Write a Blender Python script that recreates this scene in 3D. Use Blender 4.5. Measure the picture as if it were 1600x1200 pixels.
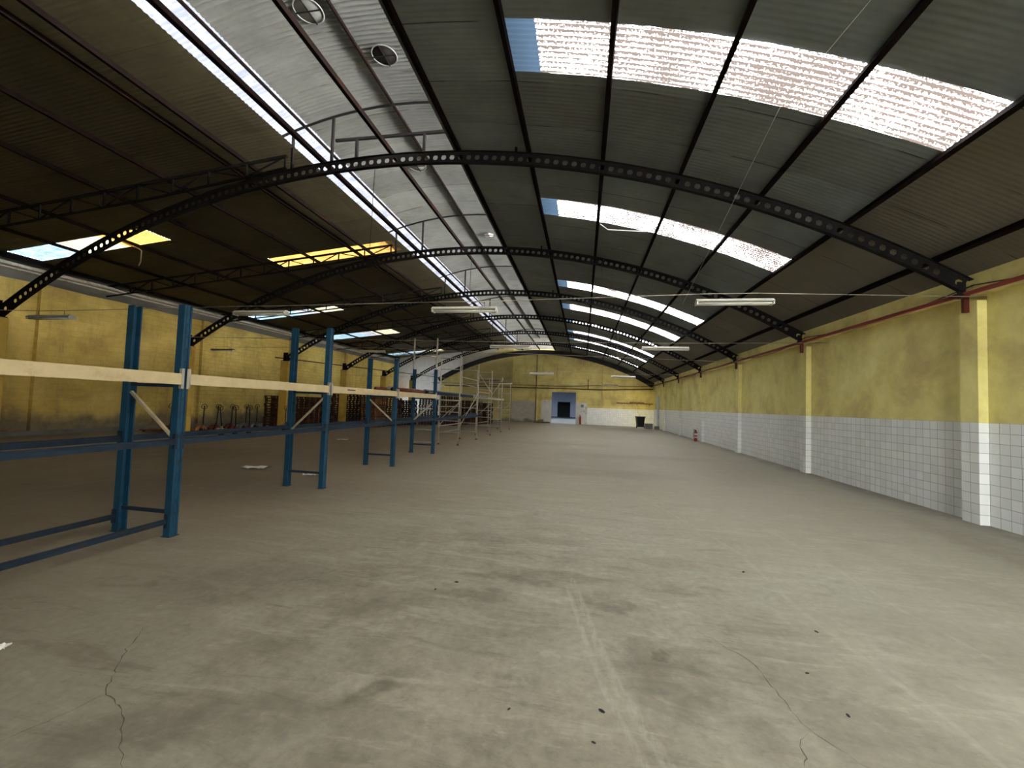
import bpy, bmesh, math, random
from mathutils import Vector, Matrix
from math import sin, cos, pi, asin, sqrt

for o in list(bpy.data.objects):
    bpy.data.objects.remove(o)
C = bpy.context.scene.collection
SC = bpy.context.scene

# ------------------------------------------------------------------ camera
F, PITCH, YAW, ROLL = 641.56, 0.0432, 0.1773, 0.0351
cam_d = bpy.data.cameras.new('camera')
cam = bpy.data.objects.new('camera', cam_d)
C.objects.link(cam)
cam_d.sensor_width = 36.0
cam_d.lens = F / 1600 * 36
cam_d.shift_x = 3.44 / 1600
cam_d.shift_y = 3.54 / 1600
cam_d.clip_end = 200
cam_d.clip_start = 0.05
_f = Vector((-sin(YAW) * cos(PITCH), cos(YAW) * cos(PITCH), sin(PITCH)))
_r = Vector((cos(YAW), sin(YAW), 0))
_u = _r.cross(_f)
_r2 = _r * cos(ROLL) + _u * sin(ROLL)
_u2 = -_r * sin(ROLL) + _u * cos(ROLL)
cam.matrix_world = Matrix(((_r2.x, _u2.x, -_f.x, 0), (_r2.y, _u2.y, -_f.y, 0), (_r2.z, _u2.z, -_f.z, 1.7), (0, 0, 0, 1)))
SC.camera = cam

# ------------------------------------------------------------------ colour management, sky
SC.view_settings.view_transform = 'Standard'
SC.view_settings.look = 'None'
SC.view_settings.gamma = 1
SC.view_settings.use_curve_mapping = False
SC.view_settings.exposure = 1.72
SC.cycles.max_bounces = 8
SC.cycles.diffuse_bounces = 5
SC.cycles.glossy_bounces = 2
SC.cycles.transmission_bounces = 4
SC.cycles.transparent_max_bounces = 8
SC.cycles.caustics_reflective = False
SC.cycles.caustics_refractive = False
SC.cycles.use_denoising = True
SC.cycles.sample_clamp_indirect = 6

SKY = 22.0
w = bpy.data.worlds.new('sky')
SC.world = w
w.use_nodes = True
nt = w.node_tree
nt.nodes.clear()
wo = nt.nodes.new('ShaderNodeOutputWorld')
bg = nt.nodes.new('ShaderNodeBackground')
tc = nt.nodes.new('ShaderNodeTexCoord')
sp = nt.nodes.new('ShaderNodeSeparateXYZ')
cr = nt.nodes.new('ShaderNodeValToRGB')
mr = nt.nodes.new('ShaderNodeMapRange')
nt.links.new(tc.outputs['Generated'], sp.inputs[0])
nt.links.new(sp.outputs['X'], mr.inputs['Value'])
mr.inputs['From Min'].default_value = -0.9
mr.inputs['From Max'].default_value = 0.7
nt.links.new(mr.outputs[0], cr.inputs[0])
cr.color_ramp.elements[0].color = (0.74, 0.83, 0.92, 1)
cr.color_ramp.elements[1].color = (1.0, 0.96, 0.88, 1)
bg.inputs['Strength'].default_value = SKY
nt.links.new(cr.outputs[0], bg.inputs['Color'])
nt.links.new(bg.outputs[0], wo.inputs[0])


def portal(loc, sx, sy, direction):
    """daylight portal in an opening: guides sky light, emits nothing of its own"""
    d = bpy.data.lights.new('daylight_opening', 'AREA')
    d.shape = 'RECTANGLE'
    d.size = sx
    d.size_y = sy
    d.cycles.is_portal = True
    o = bpy.data.objects.new('daylight_opening', d)
    C.objects.link(o)
    o.location = loc
    o.rotation_euler = Vector(direction).to_track_quat('-Z', 'Y').to_euler()
    return o


# ------------------------------------------------------------------ layout constants (metres)
XC, ZC, RT = -4.079, -12.976, 19.915      # arch centre and radius of the perforated beams
Y0, DY = 8.15, 5.309                      # first arch, bay
YB, YE = -3.0, 39.9                       # back wall, end wall
XR, XL = 6.55, -19.3                      # side walls
XEDGE = -6.65                             # where the left roof stops below the lantern
RS = 20.15                                # roof sheet radius


def ax(x, r=RS):
    return asin((x - XC) / r)


def arc(a, r):
    return XC + r * sin(a), ZC + r * cos(a)


def lz(x):
    return 7.40 - 0.105 * (XEDGE - x)


# ------------------------------------------------------------------ mesh helper
class MB:
    def __init__(s):
        s.v = []
        s.f = []
        s.uv = None

    def box(s, x0, x1, y0, y1, z0, z1):
        n = len(s.v)
        s.v += [(x, y, z) for z in (z0, z1) for y in (y0, y1) for x in (x0, x1)]
        s.f += [tuple(n + i for i in q) for q in ((0, 2, 3, 1), (4, 5, 7, 6), (0, 1, 5, 4), (2, 6, 7, 3), (0, 4, 6, 2), (1, 3, 7, 5))]
        return s

    def bar(s, p0, p1, wd, ht, up=(0, 0, 1)):
        p0 = Vector(p0)
        p1 = Vector(p1)
        d = (p1 - p0).normalized()
        up = Vector(up)
        if abs(d.dot(up)) > 0.95:
            up = Vector((1, 0, 0))
        r = d.cross(up).normalized()
        u = r.cross(d)
        n = len(s.v)
        for p in (p0, p1):
            for a, b in ((-1, -1), (1, -1), (1, 1), (-1, 1)):
                s.v.append(tuple(p + r * a * wd / 2 + u * b * ht / 2))
        s.f += [tuple(n + i for i in q) for q in ((0, 3, 2, 1), (4, 5, 6, 7), (0, 1, 5, 4), (1, 2, 6, 5), (2, 3, 7, 6), (3, 0, 4, 7))]
        return s

    def tube(s, pts, r, n=8, closed=False):
        pts = [Vector(p) for p in pts]
        rr = r if isinstance(r, (list, tuple)) else [r] * len(pts)
        base = len(s.v)
        m = len(pts)
        prev = None
        for i, p in enumerate(pts):
            if closed:
                d = pts[(i + 1) % m] - pts[i - 1]
            else:
                d = pts[min(i + 1, m - 1)] - pts[max(i - 1, 0)]
            d.normalize()
            if prev is None:
                a = Vector((0, 0, 1)) if abs(d.z) < 0.9 else Vector((1, 0, 0))
                a = d.cross(a).normalized()
            else:
                a = (prev - d * prev.dot(d)).normalized()
            prev = a
            b = d.cross(a)
            for k in range(n):
                t = 2 * pi * k / n
                s.v.append(tuple(p + (a * cos(t) + b * sin(t)) * rr[i]))
        for i in range(m if closed else m - 1):
            j = (i + 1) % m
            for k in range(n):
                l = (k + 1) % n
                s.f.append((base + i * n + k, base + i * n + l, base + j * n + l, base + j * n + k))
        if not closed:
            s.f.append(tuple(base + k for k in reversed(range(n))))
            s.f.append(tuple(base + (m - 1) * n + k for k in range(n)))
        return s

    def lathe(s, prof, c=(0, 0, 0), n=16):
        base = len(s.v)
        for r, z in prof:
            for k in range(n):
                t = 2 * pi * k / n
                s.v.append((c[0] + r * cos(t), c[1] + r * sin(t), c[2] + z))
        for i in range(len(prof) - 1):
            for k in range(n):
                l = (k + 1) % n
                s.f.append((base + i * n + k, base + i * n + l, base + (i + 1) * n + l, base + (i + 1) * n + k))
        s.f.append(tuple(base + k for k in reversed(range(n))))
        s.f.append(tuple(base + (len(prof) - 1) * n + k for k in range(n)))
        return s

    def prism(s, poly, axis, a0, a1):
        """extrude a 2-D polygon along an axis ('x','y','z')"""
        n = len(s.v)
        m = len(poly)
        for a in (a0, a1):
            for p, q in poly:
                s.v.append({'x': (a, p, q), 'y': (p, a, q), 'z': (p, q, a)}[axis])
        s.f.append(tuple(n + i for i in range(m)))
        s.f.append(tuple(n + m + i for i in reversed(range(m))))
        for i in range(m):
            j = (i + 1) % m
            s.f.append((n + j, n + i, n + m + i, n + m + j))
        return s

    def build(s, name, mat, parent=None, smooth=False, bevel=0.0):
        me = bpy.data.meshes.new(name)
        me.from_pydata(s.v, [], s.f)
        me.update()
        b = bmesh.new()
        b.from_mesh(me)
        bmesh.ops.recalc_face_normals(b, faces=b.faces)
        b.to_mesh(me)
        b.free()
        if smooth:
            for p in me.polygons:
                p.use_smooth = True
        if mat:
            me.materials.append(mat)
        o = bpy.data.objects.new(name, me)
        C.objects.link(o)
        if parent:
            o.parent = parent
        if bevel:
            md = o.modifiers.new('bevel', 'BEVEL')
            md.width = bevel
            md.segments = 2
        return o


def thing(name, label, cat, loc=(0, 0, 0), rz=0.0, group=None):
    o = bpy.data.objects.new(name, None)
    o.empty_display_size = 0.1
    C.objects.link(o)
    o.location = loc
    o.rotation_euler = (0, 0, rz)
    tag(o, label, cat, group)
    return o


def tag(o, label, cat, group=None, kind=None):
    o['label'] = label
    o['category'] = cat
    if group:
        o['group'] = group
    if kind:
        o['kind'] = kind
    return o


def struct(o):
    o['kind'] = 'structure'
    return o


def dup(root, label=None, loc=None, rz=None, group=None):
    r = root.copy()
    C.objects.link(r)
    for ch in list(root.children):
        c = ch.copy()
        C.objects.link(c)
        c.parent = r
        for g in ch.children:
            d = g.copy()
            C.objects.link(d)
            d.parent = c
    if loc is not None:
        r.location = loc
    if rz is not None:
        r.rotation_euler = (0, 0, rz)
    if label:
        r['label'] = label
    if group:
        r['group'] = group
    return r


ORD = ['first', 'second', 'third', 'fourth', 'fifth', 'sixth', 'seventh', 'eighth', 'ninth', 'tenth', 'eleventh', 'twelfth', 'thirteenth', 'fourteenth', 'fifteenth', 'sixteenth', 'seventeenth', 'eighteenth']


# ------------------------------------------------------------------ materials
class NG:
    """tiny node-graph writer"""
    def __init__(s, name, rough=0.8, metal=0.0, spec=0.3):
        s.m = bpy.data.materials.new(name)
        s.m.use_nodes = True
        s.t = s.m.node_tree
        s.b = s.t.nodes['Principled BSDF']
        s.out = s.t.nodes['Material Output']
        s.b.inputs['Roughness'].default_value = rough
        s.b.inputs['Metallic'].default_value = metal
        s.b.inputs['Specular IOR Level'].default_value = spec
        s.geo = None

    def n(s, typ, **kw):
        nd = s.t.nodes.new(typ)
        for k, v in kw.items():
            setattr(nd, k, v)
        return nd

    def link(s, a, b):
        s.t.links.new(a, b)

    def pos(s):
        if s.geo is None:
            s.geo = s.n('ShaderNodeNewGeometry')
        return s.geo.outputs['Position']

    def objc(s):
        return s.n('ShaderNodeTexCoord').outputs['Object']

    def mapping(s, vec, scale=(1, 1, 1), loc=(0, 0, 0), rot=(0, 0, 0)):
        m = s.n('ShaderNodeMapping')
        s.link(vec, m.inputs[0])
        m.inputs['Scale'].default_value = scale
        m.inputs['Location'].default_value = loc
        m.inputs['Rotation'].default_value = rot
        return m.outputs[0]

    def noise(s, vec, scale, detail=4, rough=0.6, dist=0.0):
        x = s.n('ShaderNodeTexNoise')
        s.link(vec, x.inputs['Vector'])
        x.inputs['Scale'].default_value = scale
        x.inputs['Detail'].default_value = detail
        x.inputs['Roughness'].default_value = rough
        x.inputs['Distortion'].default_value = dist
        return x.outputs['Fac']

    def ramp(s, fac, stops):
        r = s.n('ShaderNodeValToRGB')
        s.link(fac, r.inputs[0])
        e = r.color_ramp.elements
        while len(e) < len(stops):
            e.new(0.5)
        for el, (p, c) in zip(e, stops):
            el.position = p
            el.color = (c[0], c[1], c[2], 1) if isinstance(c, (tuple, list)) else (c, c, c, 1)
        return r.outputs[0]

    def math(s, op, a, b=None, clamp=False):
        m = s.n('ShaderNodeMath', operation=op)
        m.use_clamp = clamp
        for i, v in enumerate((a, b)):
            if v is None:
                continue
            if isinstance(v, (int, float)):
                m.inputs[i].default_value = v
            else:
                s.link(v, m.inputs[i])
        return m.outputs[0]

    def rng(s, v, a, b, c=0.0, d=1.0):
        m = s.n('ShaderNodeMapRange')
        m.interpolation_type = 'SMOOTHSTEP'
        s.link(v, m.inputs['Value'])
        for k, q in zip(('From Min', 'From Max', 'To Min', 'To Max'), (a, b, c, d)):
            m.inputs[k].default_value = q
        return m.outputs[0]

    def mix(s, fac, a, b, blend='MIX'):
        m = s.n('ShaderNodeMix', data_type='RGBA', blend_type=blend)
        for sock, v in ((m.inputs[0], fac), (m.inputs[6], a), (m.inputs[7], b)):
            if isinstance(v, (int, float)):
                sock.default_value = v
            elif isinstance(v, (tuple, list)):
                sock.default_value = (v[0], v[1], v[2], 1)
            else:
                s.link(v, sock)
        return m.outputs[2]

    def sep(s, vec):
        x = s.n('ShaderNodeSeparateXYZ')
        s.link(vec, x.inputs[0])
        return x.outputs

    def comb(s, x=0.0, y=0.0, z=0.0):
        c = s.n('ShaderNodeCombineXYZ')
        for i, v in enumerate((x, y, z)):
            if isinstance(v, (int, float)):
                c.inputs[i].default_value = v
            else:
                s.link(v, c.inputs[i])
        return c.outputs[0]

    def color(s, c):
        if isinstance(c, (tuple, list)):
            s.b.inputs['Base Color'].default_value = (c[0], c[1], c[2], 1)
        else:
            s.link(c, s.b.inputs['Base Color'])

    def bump(s, h, strength=0.3, dist=0.01):
        b = s.n('ShaderNodeBump')
        b.inputs['Strength'].default_value = strength
        b.inputs['Distance'].default_value = dist
        s.link(h, b.inputs['Height'])
        s.link(b.outputs[0], s.b.inputs['Normal'])


def simple(name, c, rough=0.7, metal=0.0, var=0.25, scale=6.0, c2=None, spec=0.3):
    g = NG(name, rough, metal, spec)
    p = g.objc()
    n = g.noise(p, scale, 5, 0.65)
    dark = tuple(x * (1 - var) for x in c)
    light = tuple(min(1, x * (1 + var)) for x in c)
    col = g.ramp(n, [(0.3, dark), (0.7, light)])
    if c2:
        n2 = g.noise(p, scale * 0.6, 6, 0.75)
        col = g.mix(g.rng(n2, 0.56, 0.66), col, c2)
    g.color(col)
    return g.m


M = {}
M['steel_dark'] = simple('dark_steel', (0.012, 0.011, 0.011), 0.65, 0.0, 0.3, 3, (0.020, 0.010, 0.0075), 0.04)
M['purlin'] = simple('purlin_paint', (0.009, 0.006, 0.0055), 0.9, 0.0, 0.3, 2, (0.018, 0.007, 0.005), 0.02)
M['blue'] = simple('blue_rack_paint', (0.0075, 0.050, 0.100), 0.55, 0, 0.25, 5, (0.009, 0.028, 0.04), 0.3)
M['blue_dull'] = simple('dull_blue_paint', (0.014, 0.026, 0.046), 0.7, 0, 0.3, 5, (0.024, 0.025, 0.026), 0.2)
M['cream'] = simple('cream_beam_paint', (0.56, 0.46, 0.27), 0.55, 0, 0.12, 4, (0.50, 0.39, 0.22))
M['galv'] = simple('galvanised_steel', (0.46, 0.42, 0.34), 0.45, 0.3, 0.2, 8, (0.2, 0.16, 0.12))
M['white'] = simple('white_enamel', (0.62, 0.60, 0.54), 0.5, 0, 0.08, 5)
M['white_clean'] = simple('white_paper', (0.82, 0.80, 0.76), 0.8, 0, 0.05, 9)
M['black'] = simple('black_plastic', (0.012, 0.013, 0.015), 0.45, 0, 0.2, 5)
M['red'] = simple('red_paint', (0.42, 0.03, 0.02), 0.45, 0, 0.2, 5)
M['pipe_red'] = simple('red_pipe_paint', (0.095, 0.017, 0.009), 0.6, 0, 0.25, 2, (0.06, 0.02, 0.01), 0.2)
M['brown'] = simple('brown_pipe_paint', (0.10, 0.045, 0.02), 0.6, 0, 0.3, 2)
M['orange'] = simple('faded_orange_paint', (0.42, 0.17, 0.06), 0.6, 0, 0.25, 5)
M['ochre'] = simple('cream_grey_paint', (0.45, 0.38, 0.25), 0.6, 0, 0.25, 5)
M['rust'] = simple('rusty_red_paint', (0.14, 0.035, 0.02), 0.7, 0, 0.3, 5)
M['grey'] = simple('grey_metal', (0.18, 0.18, 0.18), 0.55, 0, 0.25, 5)
M['plank'] = simple('weathered_plank', (0.16, 0.085, 0.045), 0.8, 0, 0.3, 4)
M['rubber'] = simple('rubber', (0.02, 0.02, 0.02), 0.8)
M['label_white'] = simple('extinguisher_label', (0.75, 0.73, 0.7), 0.5, 0, 0.05)
M['lampglass'] = simple('unlit_tube', (0.75, 0.74, 0.70), 0.3, 0, 0.03)


def wood(name, c):
    g = NG(name, 0.85)
    oi = g.n('ShaderNodeObjectInfo')
    p = g.objc()
    n = g.noise(g.mapping(p, (3, 40, 20)), 1.0, 4, 0.6)
    col = g.ramp(n, [(0.3, tuple(x * 0.6 for x in c)), (0.7, tuple(x * 1.25 for x in c))])
    v = g.ramp(oi.outputs['Random'], [(0.0, 0.65), (1.0, 1.35)])
    g.color(g.mix(1.0, col, v, 'MULTIPLY'))
    return g.m


M['pallet'] = wood('brown_pallet_wood', (0.095, 0.042, 0.024))
M['pallet_light'] = wood('orange_pallet_wood', (0.22, 0.095, 0.04))
M['pallet_dark'] = wood('dark_pallet_wood', (0.050, 0.024, 0.018))


# floor -------------------------------------------------------------
def floor_mat():
    g = NG('concrete_floor', 0.72, 0, 0.25)
    p = g.pos()
    big = g.noise(p, 0.22, 4, 0.55, 0.3)
    mid = g.noise(g.mapping(p, (1.6, 1.0, 1)), 1.1, 6, 0.62, 0.4)
    fine = g.noise(p, 14, 6, 0.7)
    strk = g.noise(g.mapping(p, (0.7, 2.6, 1)), 1.6, 7, 0.7, 0.8)
    base = g.ramp(mid, [(0.30, (0.185, 0.165, 0.124)), (0.50, (0.262, 0.240, 0.184)), (0.70, (0.325, 0.302, 0.240))])
    base = g.mix(g.rng(big, 0.42, 0.62), base, (0.285, 0.276, 0.222))
    base = g.mix(g.math('MULTIPLY', g.rng(strk, 0.52, 0.62), 0.45), base, (0.385, 0.357, 0.285))
    base = g.mix(g.math('MULTIPLY', g.rng(strk, 0.47, 0.32), 0.55), base, (0.150, 0.132, 0.098))
    spk = g.noise(g.mapping(p, (0.8, 1.5, 1)), 7.5, 8, 0.8)
    base = g.mix(g.math('MULTIPLY', g.rng(spk, 0.57, 0.66), 0.4), base, (0.42, 0.395, 0.32))
    base = g.mix(g.math('MULTIPLY', g.rng(spk, 0.42, 0.34), 0.4), base, (0.13, 0.112, 0.082))
    base = g.mix(0.45, base, g.ramp(fine, [(0.3, 0.62), (0.7, 1.35)]), 'MULTIPLY')
    # fall of light painted in: paler far floor and right lane, dark brown left
    xyz = g.sep(p)
    far = g.rng(xyz[1], 3.5, 9.0)
    base = g.mix(g.math('MULTIPLY', far, 0.5), base, (0.345, 0.302, 0.232))
    lane = g.math('MULTIPLY', g.rng(xyz[0], 0.5, 3.0), 0.35)
    base = g.mix(lane, base, (0.40, 0.395, 0.325))
    left = g.rng(xyz[0], -1.0, -6.5)
    base = g.mix(g.math('MULTIPLY', left, 0.78), base, (0.235, 0.180, 0.118))
    # stains: x, y, rx, ry, rotation, strength
    warp = g.n('ShaderNodeTexNoise')
    g.link(p, warp.inputs['Vector'])
    warp.inputs['Scale'].default_value = 3.2
    warp.inputs['Detail'].default_value = 5
    wv = g.n('ShaderNodeVectorMath', operation='MULTIPLY_ADD')
    g.link(warp.outputs['Color'], wv.inputs[0])
    wv.inputs[1].default_value = (0.5, 0.5, 0)
    wv.inputs[2].default_value = (-0.25, -0.25, 0)
    wa = g.n('ShaderNodeVectorMath', operation='ADD')
    g.link(p, wa.inputs[0])
    g.link(wv.outputs[0], wa.inputs[1])
    pw = wa.outputs[0]
    st = [(-0.95, 3.62, .42, .10, .1, .6), (-0.6, 4.02, .45, .09, 0, .55), (-1.19, 2.30, .17, .13, .4, .75), (0.62, 2.85, .42, .32, -.5, .55),
          (0.55, 3.07, .11, .07, 0, .8), (0.25, 3.72, .36, .12, 0, .6), (-0.05, 4.18, .5, .12, .1, .45), (-0.7, 3.2, .6, .5, .3, .25), (1.6, 2.6, .8, .3, -.7, .3), (-1.0, 5.2, .9, .25, .1, .25), (-2.9, 3.4, .9, .5, .3, .35), (0.9, 4.9, .5, .15, 0, .2), (-1.6, 2.0, .5, .18, .5, .4), (-2.2, 1.75, .5, .20, .6, .5),
          (-2.0, 2.55, .2, .12, .2, .4), (0.9, 2.55, .35, .15, -.6, .35), (-1.5, 3.3, .5, .12, .4, .3), (-0.35, 3.35, .3, .1, 0, .3),
          (3.2, 3.5, 1.6, .5, -.5, .15), (5.5, 6.0, .5, 2.4, .0, .35), (-6.5, 6.5, 3.5, 1.2, .2, .35), (0.3, 11.0, 2.0, .7, 0, .2), (2.0, 15.0, 3.0, .6, .1, .15),
          (-1.5, 18.5, 3.0, .8, .0, .15), (-11.0, 10.0, 2.5, 1.5, 0.2, .35)]
    tot = None
    for (x, y, rx, ry, rot, k) in st:
        src = pw if rx < 1 else p
        a = g.n('ShaderNodeVectorMath', operation='SUBTRACT')
        g.link(src, a.inputs[0])
        a.inputs[1].default_value = (x, y, 0)
        m = g.mapping(a.outputs[0], (1 / rx, 1 / ry, 0), (0, 0, 0), (0, 0, 0)) if rot == 0 else None
        if m is None:
            m0 = g.mapping(a.outputs[0], (1, 1, 0), (0, 0, 0), (0, 0, -rot))
            m = g.mapping(m0, (1 / rx, 1 / ry, 0))
        ln = g.n('ShaderNodeVectorMath', operation='LENGTH')
        g.link(m, ln.inputs[0])
        f = g.math('MULTIPLY', g.rng(ln.outputs['Value'], 1.35, 0.45), k)
        tot = f if tot is None else g.math('MAXIMUM', tot, f)
    blot = g.rng(g.noise(p, 5, 5, 0.7), 0.3, 0.6, 0.5, 1.0)
    base = g.mix(g.math('MULTIPLY', tot, blot), base, (0.105, 0.088, 0.065))
    # worn wheel tracks: points, half width
    lines = [([(1.14, 8.41), (1.9, 5.55), (1.9, 4.14), (1.96, 3.59), (2.08, 2.8), (2.1, 1.0)], .035, .2),
             ([(2.55, 8.0), (2.8, 5.7), (2.82, 4.31), (2.98, 3.2), (3.1, 1.0)], .035, .2),
             ([(-0.06, 4.2), (0.14, 3.15), (0.27, 2.63), (0.5, 2.0)], .05, .30),
             ([(-0.10, 4.0), (0.06, 3.15), (0.17, 2.63), (0.38, 2.0)], .03, .30)]
    lt = None
    for pts, hw, k in lines:
        for (xa, ya), (xb, yb) in zip(pts[:-1], pts[1:]):
            L = sqrt((xb - xa) ** 2 + (yb - ya) ** 2)
            ang = math.atan2(yb - ya, xb - xa)
            a = g.n('ShaderNodeVectorMath', operation='SUBTRACT')
            g.link(p, a.inputs[0])
            a.inputs[1].default_value = (xa, ya, 0)
            q = g.sep(g.mapping(a.outputs[0], (1, 1, 0), (0, 0, 0), (0, 0, -ang)))
            mid_ = g.math('ABSOLUTE', g.math('SUBTRACT', q[0], L / 2))
            inr = g.math('LESS_THAN', mid_, L / 2 + 0.01)
            ac = g.rng(g.math('ABSOLUTE', q[1]), hw, hw * 0.3)
            f = g.math('MULTIPLY', g.math('MULTIPLY', inr, ac), k)
            lt = f if lt is None else g.math('MAXIMUM', lt, f)
    brk = g.rng(g.noise(g.mapping(p, (6, 1.2, 1)), 3, 5, 0.7), 0.38, 0.6)
    base = g.mix(g.math('MULTIPLY', lt, brk), base, (0.46, 0.44, 0.37))
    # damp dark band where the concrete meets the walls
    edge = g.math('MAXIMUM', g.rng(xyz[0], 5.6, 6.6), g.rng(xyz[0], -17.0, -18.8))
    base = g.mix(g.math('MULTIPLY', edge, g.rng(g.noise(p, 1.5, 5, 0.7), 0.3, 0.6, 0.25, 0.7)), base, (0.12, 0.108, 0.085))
    g.color(base)
    g.bump(g.math('ADD', g.math('MULTIPLY', fine, 0.5), mid), 0.25, 0.01)
    g.link(g.ramp(mid, [(0.3, 0.6), (0.7, 0.82)]), g.b.inputs['Roughness'])
    return g.m


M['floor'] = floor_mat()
M['crack'] = simple('crack_shade', (0.11, 0.095, 0.07), 0.9)


# walls -------------------------------------------------------------
def plaster(name, base=(0.50, 0.43, 0.135), joints=None, tile_below=None, horiz='y', dirt=0.5, grey_above=None, white_mask=None, grime_base=0.0):
    g = NG(name, 0.8, 0, 0.2)
    p = g.pos()
    xyz = g.sep(p)
    h = xyz[1] if horiz == 'y' else xyz[0]
    n1 = g.noise(p, 0.9, 5, 0.6, 0.3)
    n2 = g.noise(p, 5, 6, 0.65)
    dark = (base[0] * 0.74, base[1] * 0.68, base[2] * 0.75)
    lite = (min(1, base[0] * 1.14), base[1] * 1.16, base[2] * 1.35)
    col = g.ramp(n1, [(0.3, dark), (0.5, base), (0.72, lite)])
    col = g.mix(0.4, col, g.ramp(n2, [(0.3, 0.8), (0.7, 1.12)]), 'MULTIPLY')
    strk = g.noise(g.comb(g.math('MULTIPLY', h, 2.2), 0.0, g.math('MULTIPLY', xyz[2], 0.35)), 1.0, 5, 0.7)
    col = g.mix(g.math('MULTIPLY', g.rng(strk, 0.52, 0.72), dirt), col, (base[0] * 0.42, base[1] * 0.36, base[2] * 0.5))
    if joints:
        bw, bh, js = joints
        br = g.n('ShaderNodeTexBrick')
        g.link(g.comb(h, xyz[2], 0.0), br.inputs['Vector'])
        br.inputs['Scale'].default_value = 1
        br.inputs['Brick Width'].default_value = bw
        br.inputs['Row Height'].default_value = bh
        br.inputs['Mortar Size'].default_value = 0.010
        br.inputs['Mortar Smooth'].default_value = 0.4
        br.inputs['Color1'].default_value = (0, 0, 0, 1)
        br.inputs['Color2'].default_value = (1, 1, 1, 1)
        fade = g.rng(g.noise(p, 1.3, 3, 0.5), 0.32, 0.55, 0.35, 1.0)
        if horiz == 'y':
            fade = g.math('MULTIPLY', fade, g.rng(xyz[1], 14.0, 18.5, 0.25, 1.0))
        col = g.mix(g.math('MULTIPLY', g.math('MULTIPLY', br.outputs['Fac'], js), fade), col, (base[0] * 0.38, base[1] * 0.32, base[2] * 0.4))
        col = g.mix(0.06, col, br.outputs['Color'], 'OVERLAY')
        g.bump(g.math('SUBTRACT', 1.0, br.outputs['Fac']), 0.2, 0.008)
    if white_mask:
        # the part of the end wall never painted yellow: left of, and above, the old roof slope
        xx, zz = xyz[0], xyz[2]
        m1 = g.math('LESS_THAN', xx, -14.35)
        lim = g.math('ADD', g.math('MULTIPLY', g.math('ADD', xx, 14.35), 0.46), 4.12)
        m2 = g.math('MULTIPLY', g.math('GREATER_THAN', zz, lim), g.math('LESS_THAN', xx, -8.5))
        mk = g.math('MAXIMUM', m1, m2)
        col = g.mix(mk, col, g.ramp(n2, [(0.3, (0.56, 0.55, 0.56)), (0.7, (0.74, 0.73, 0.74))]))
        # bare grey cement left of the doorway
        wob = g.math('MULTIPLY', g.math('SUBTRACT', n1, 0.5), 0.9)
        m3 = g.math('MULTIPLY', g.math('GREATER_THAN', xx, -6.9), g.math('LESS_THAN', xx, -4.45))
        m3 = g.math('MULTIPLY', m3, g.rng(g.math('ADD', zz, wob), 2.3, 1.9))
        col = g.mix(m3, col, g.ramp(n2, [(0.3, (0.34, 0.31, 0.25)), (0.7, (0.46, 0.43, 0.36))]))
        m4 = g.math('MULTIPLY', g.math('LESS_THAN', xx, -6.9), g.math('GREATER_THAN', xx, -12.0))
        m4 = g.math('MULTIPLY', m4, 0.55)
        col = g.mix(m4, col, (0.25, 0.20, 0.10))
    if tile_below is not None:
        ty = g.math('LESS_THAN', xyz[2], tile_below)
        col = g.mix(ty, col, tile_nodes(g, h, xyz[2], n2))
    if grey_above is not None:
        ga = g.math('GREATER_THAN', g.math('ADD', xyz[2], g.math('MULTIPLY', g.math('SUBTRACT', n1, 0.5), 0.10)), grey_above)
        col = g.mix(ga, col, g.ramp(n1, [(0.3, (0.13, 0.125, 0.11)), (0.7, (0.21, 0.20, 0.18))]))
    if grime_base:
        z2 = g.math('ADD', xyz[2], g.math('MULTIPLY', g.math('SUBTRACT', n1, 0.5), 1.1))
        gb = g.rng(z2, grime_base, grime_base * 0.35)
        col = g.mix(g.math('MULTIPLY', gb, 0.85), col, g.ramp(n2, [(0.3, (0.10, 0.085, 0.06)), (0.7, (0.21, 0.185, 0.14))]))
    g.color(col)
    return g.m


def tile_nodes(g, h, z, n2):
    br = g.n('ShaderNodeTexBrick')
    br.offset = 0.0
    g.link(g.comb(h, z, 0.0), br.inputs['Vector'])
    br.inputs['Scale'].default_value = 1
    br.inputs['Brick Width'].default_value = 0.1665
    br.inputs['Row Height'].default_value = 0.1665
    br.inputs['Mortar Size'].default_value = 0.0032
    br.inputs['Mortar Smooth'].default_value = 0.2
    br.inputs['Color1'].default_value = (0.77, 0.78, 0.74, 1)
    br.inputs['Color2'].default_value = (0.86, 0.87, 0.83, 1)
    br.inputs['Mortar'].default_value = (0.22, 0.22, 0.20, 1)
    return g.mix(g.rng(n2, 0.52, 0.8, 0.0, 0.22), br.outputs['Color'], (0.42, 0.40, 0.33))


def tile_mat(name, horiz):
    g = NG(name, 0.28, 0, 0.5)
    p = g.pos()
    xyz = g.sep(p)
    h = xyz[1] if horiz == 'y' else xyz[0]
    n2 = g.noise(p, 2.5, 6, 0.7)
    col = tile_nodes(g, h, xyz[2], n2)
    # broken-out patches near the floor
    chip = g.math('MULTIPLY', g.rng(g.noise(p, 3.1, 5, 0.8), 0.66, 0.70), g.rng(xyz[2], 0.7, 0.05))
    col = g.mix(chip, col, (0.17, 0.13, 0.09))
    g.color(col)
    return g.m


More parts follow.
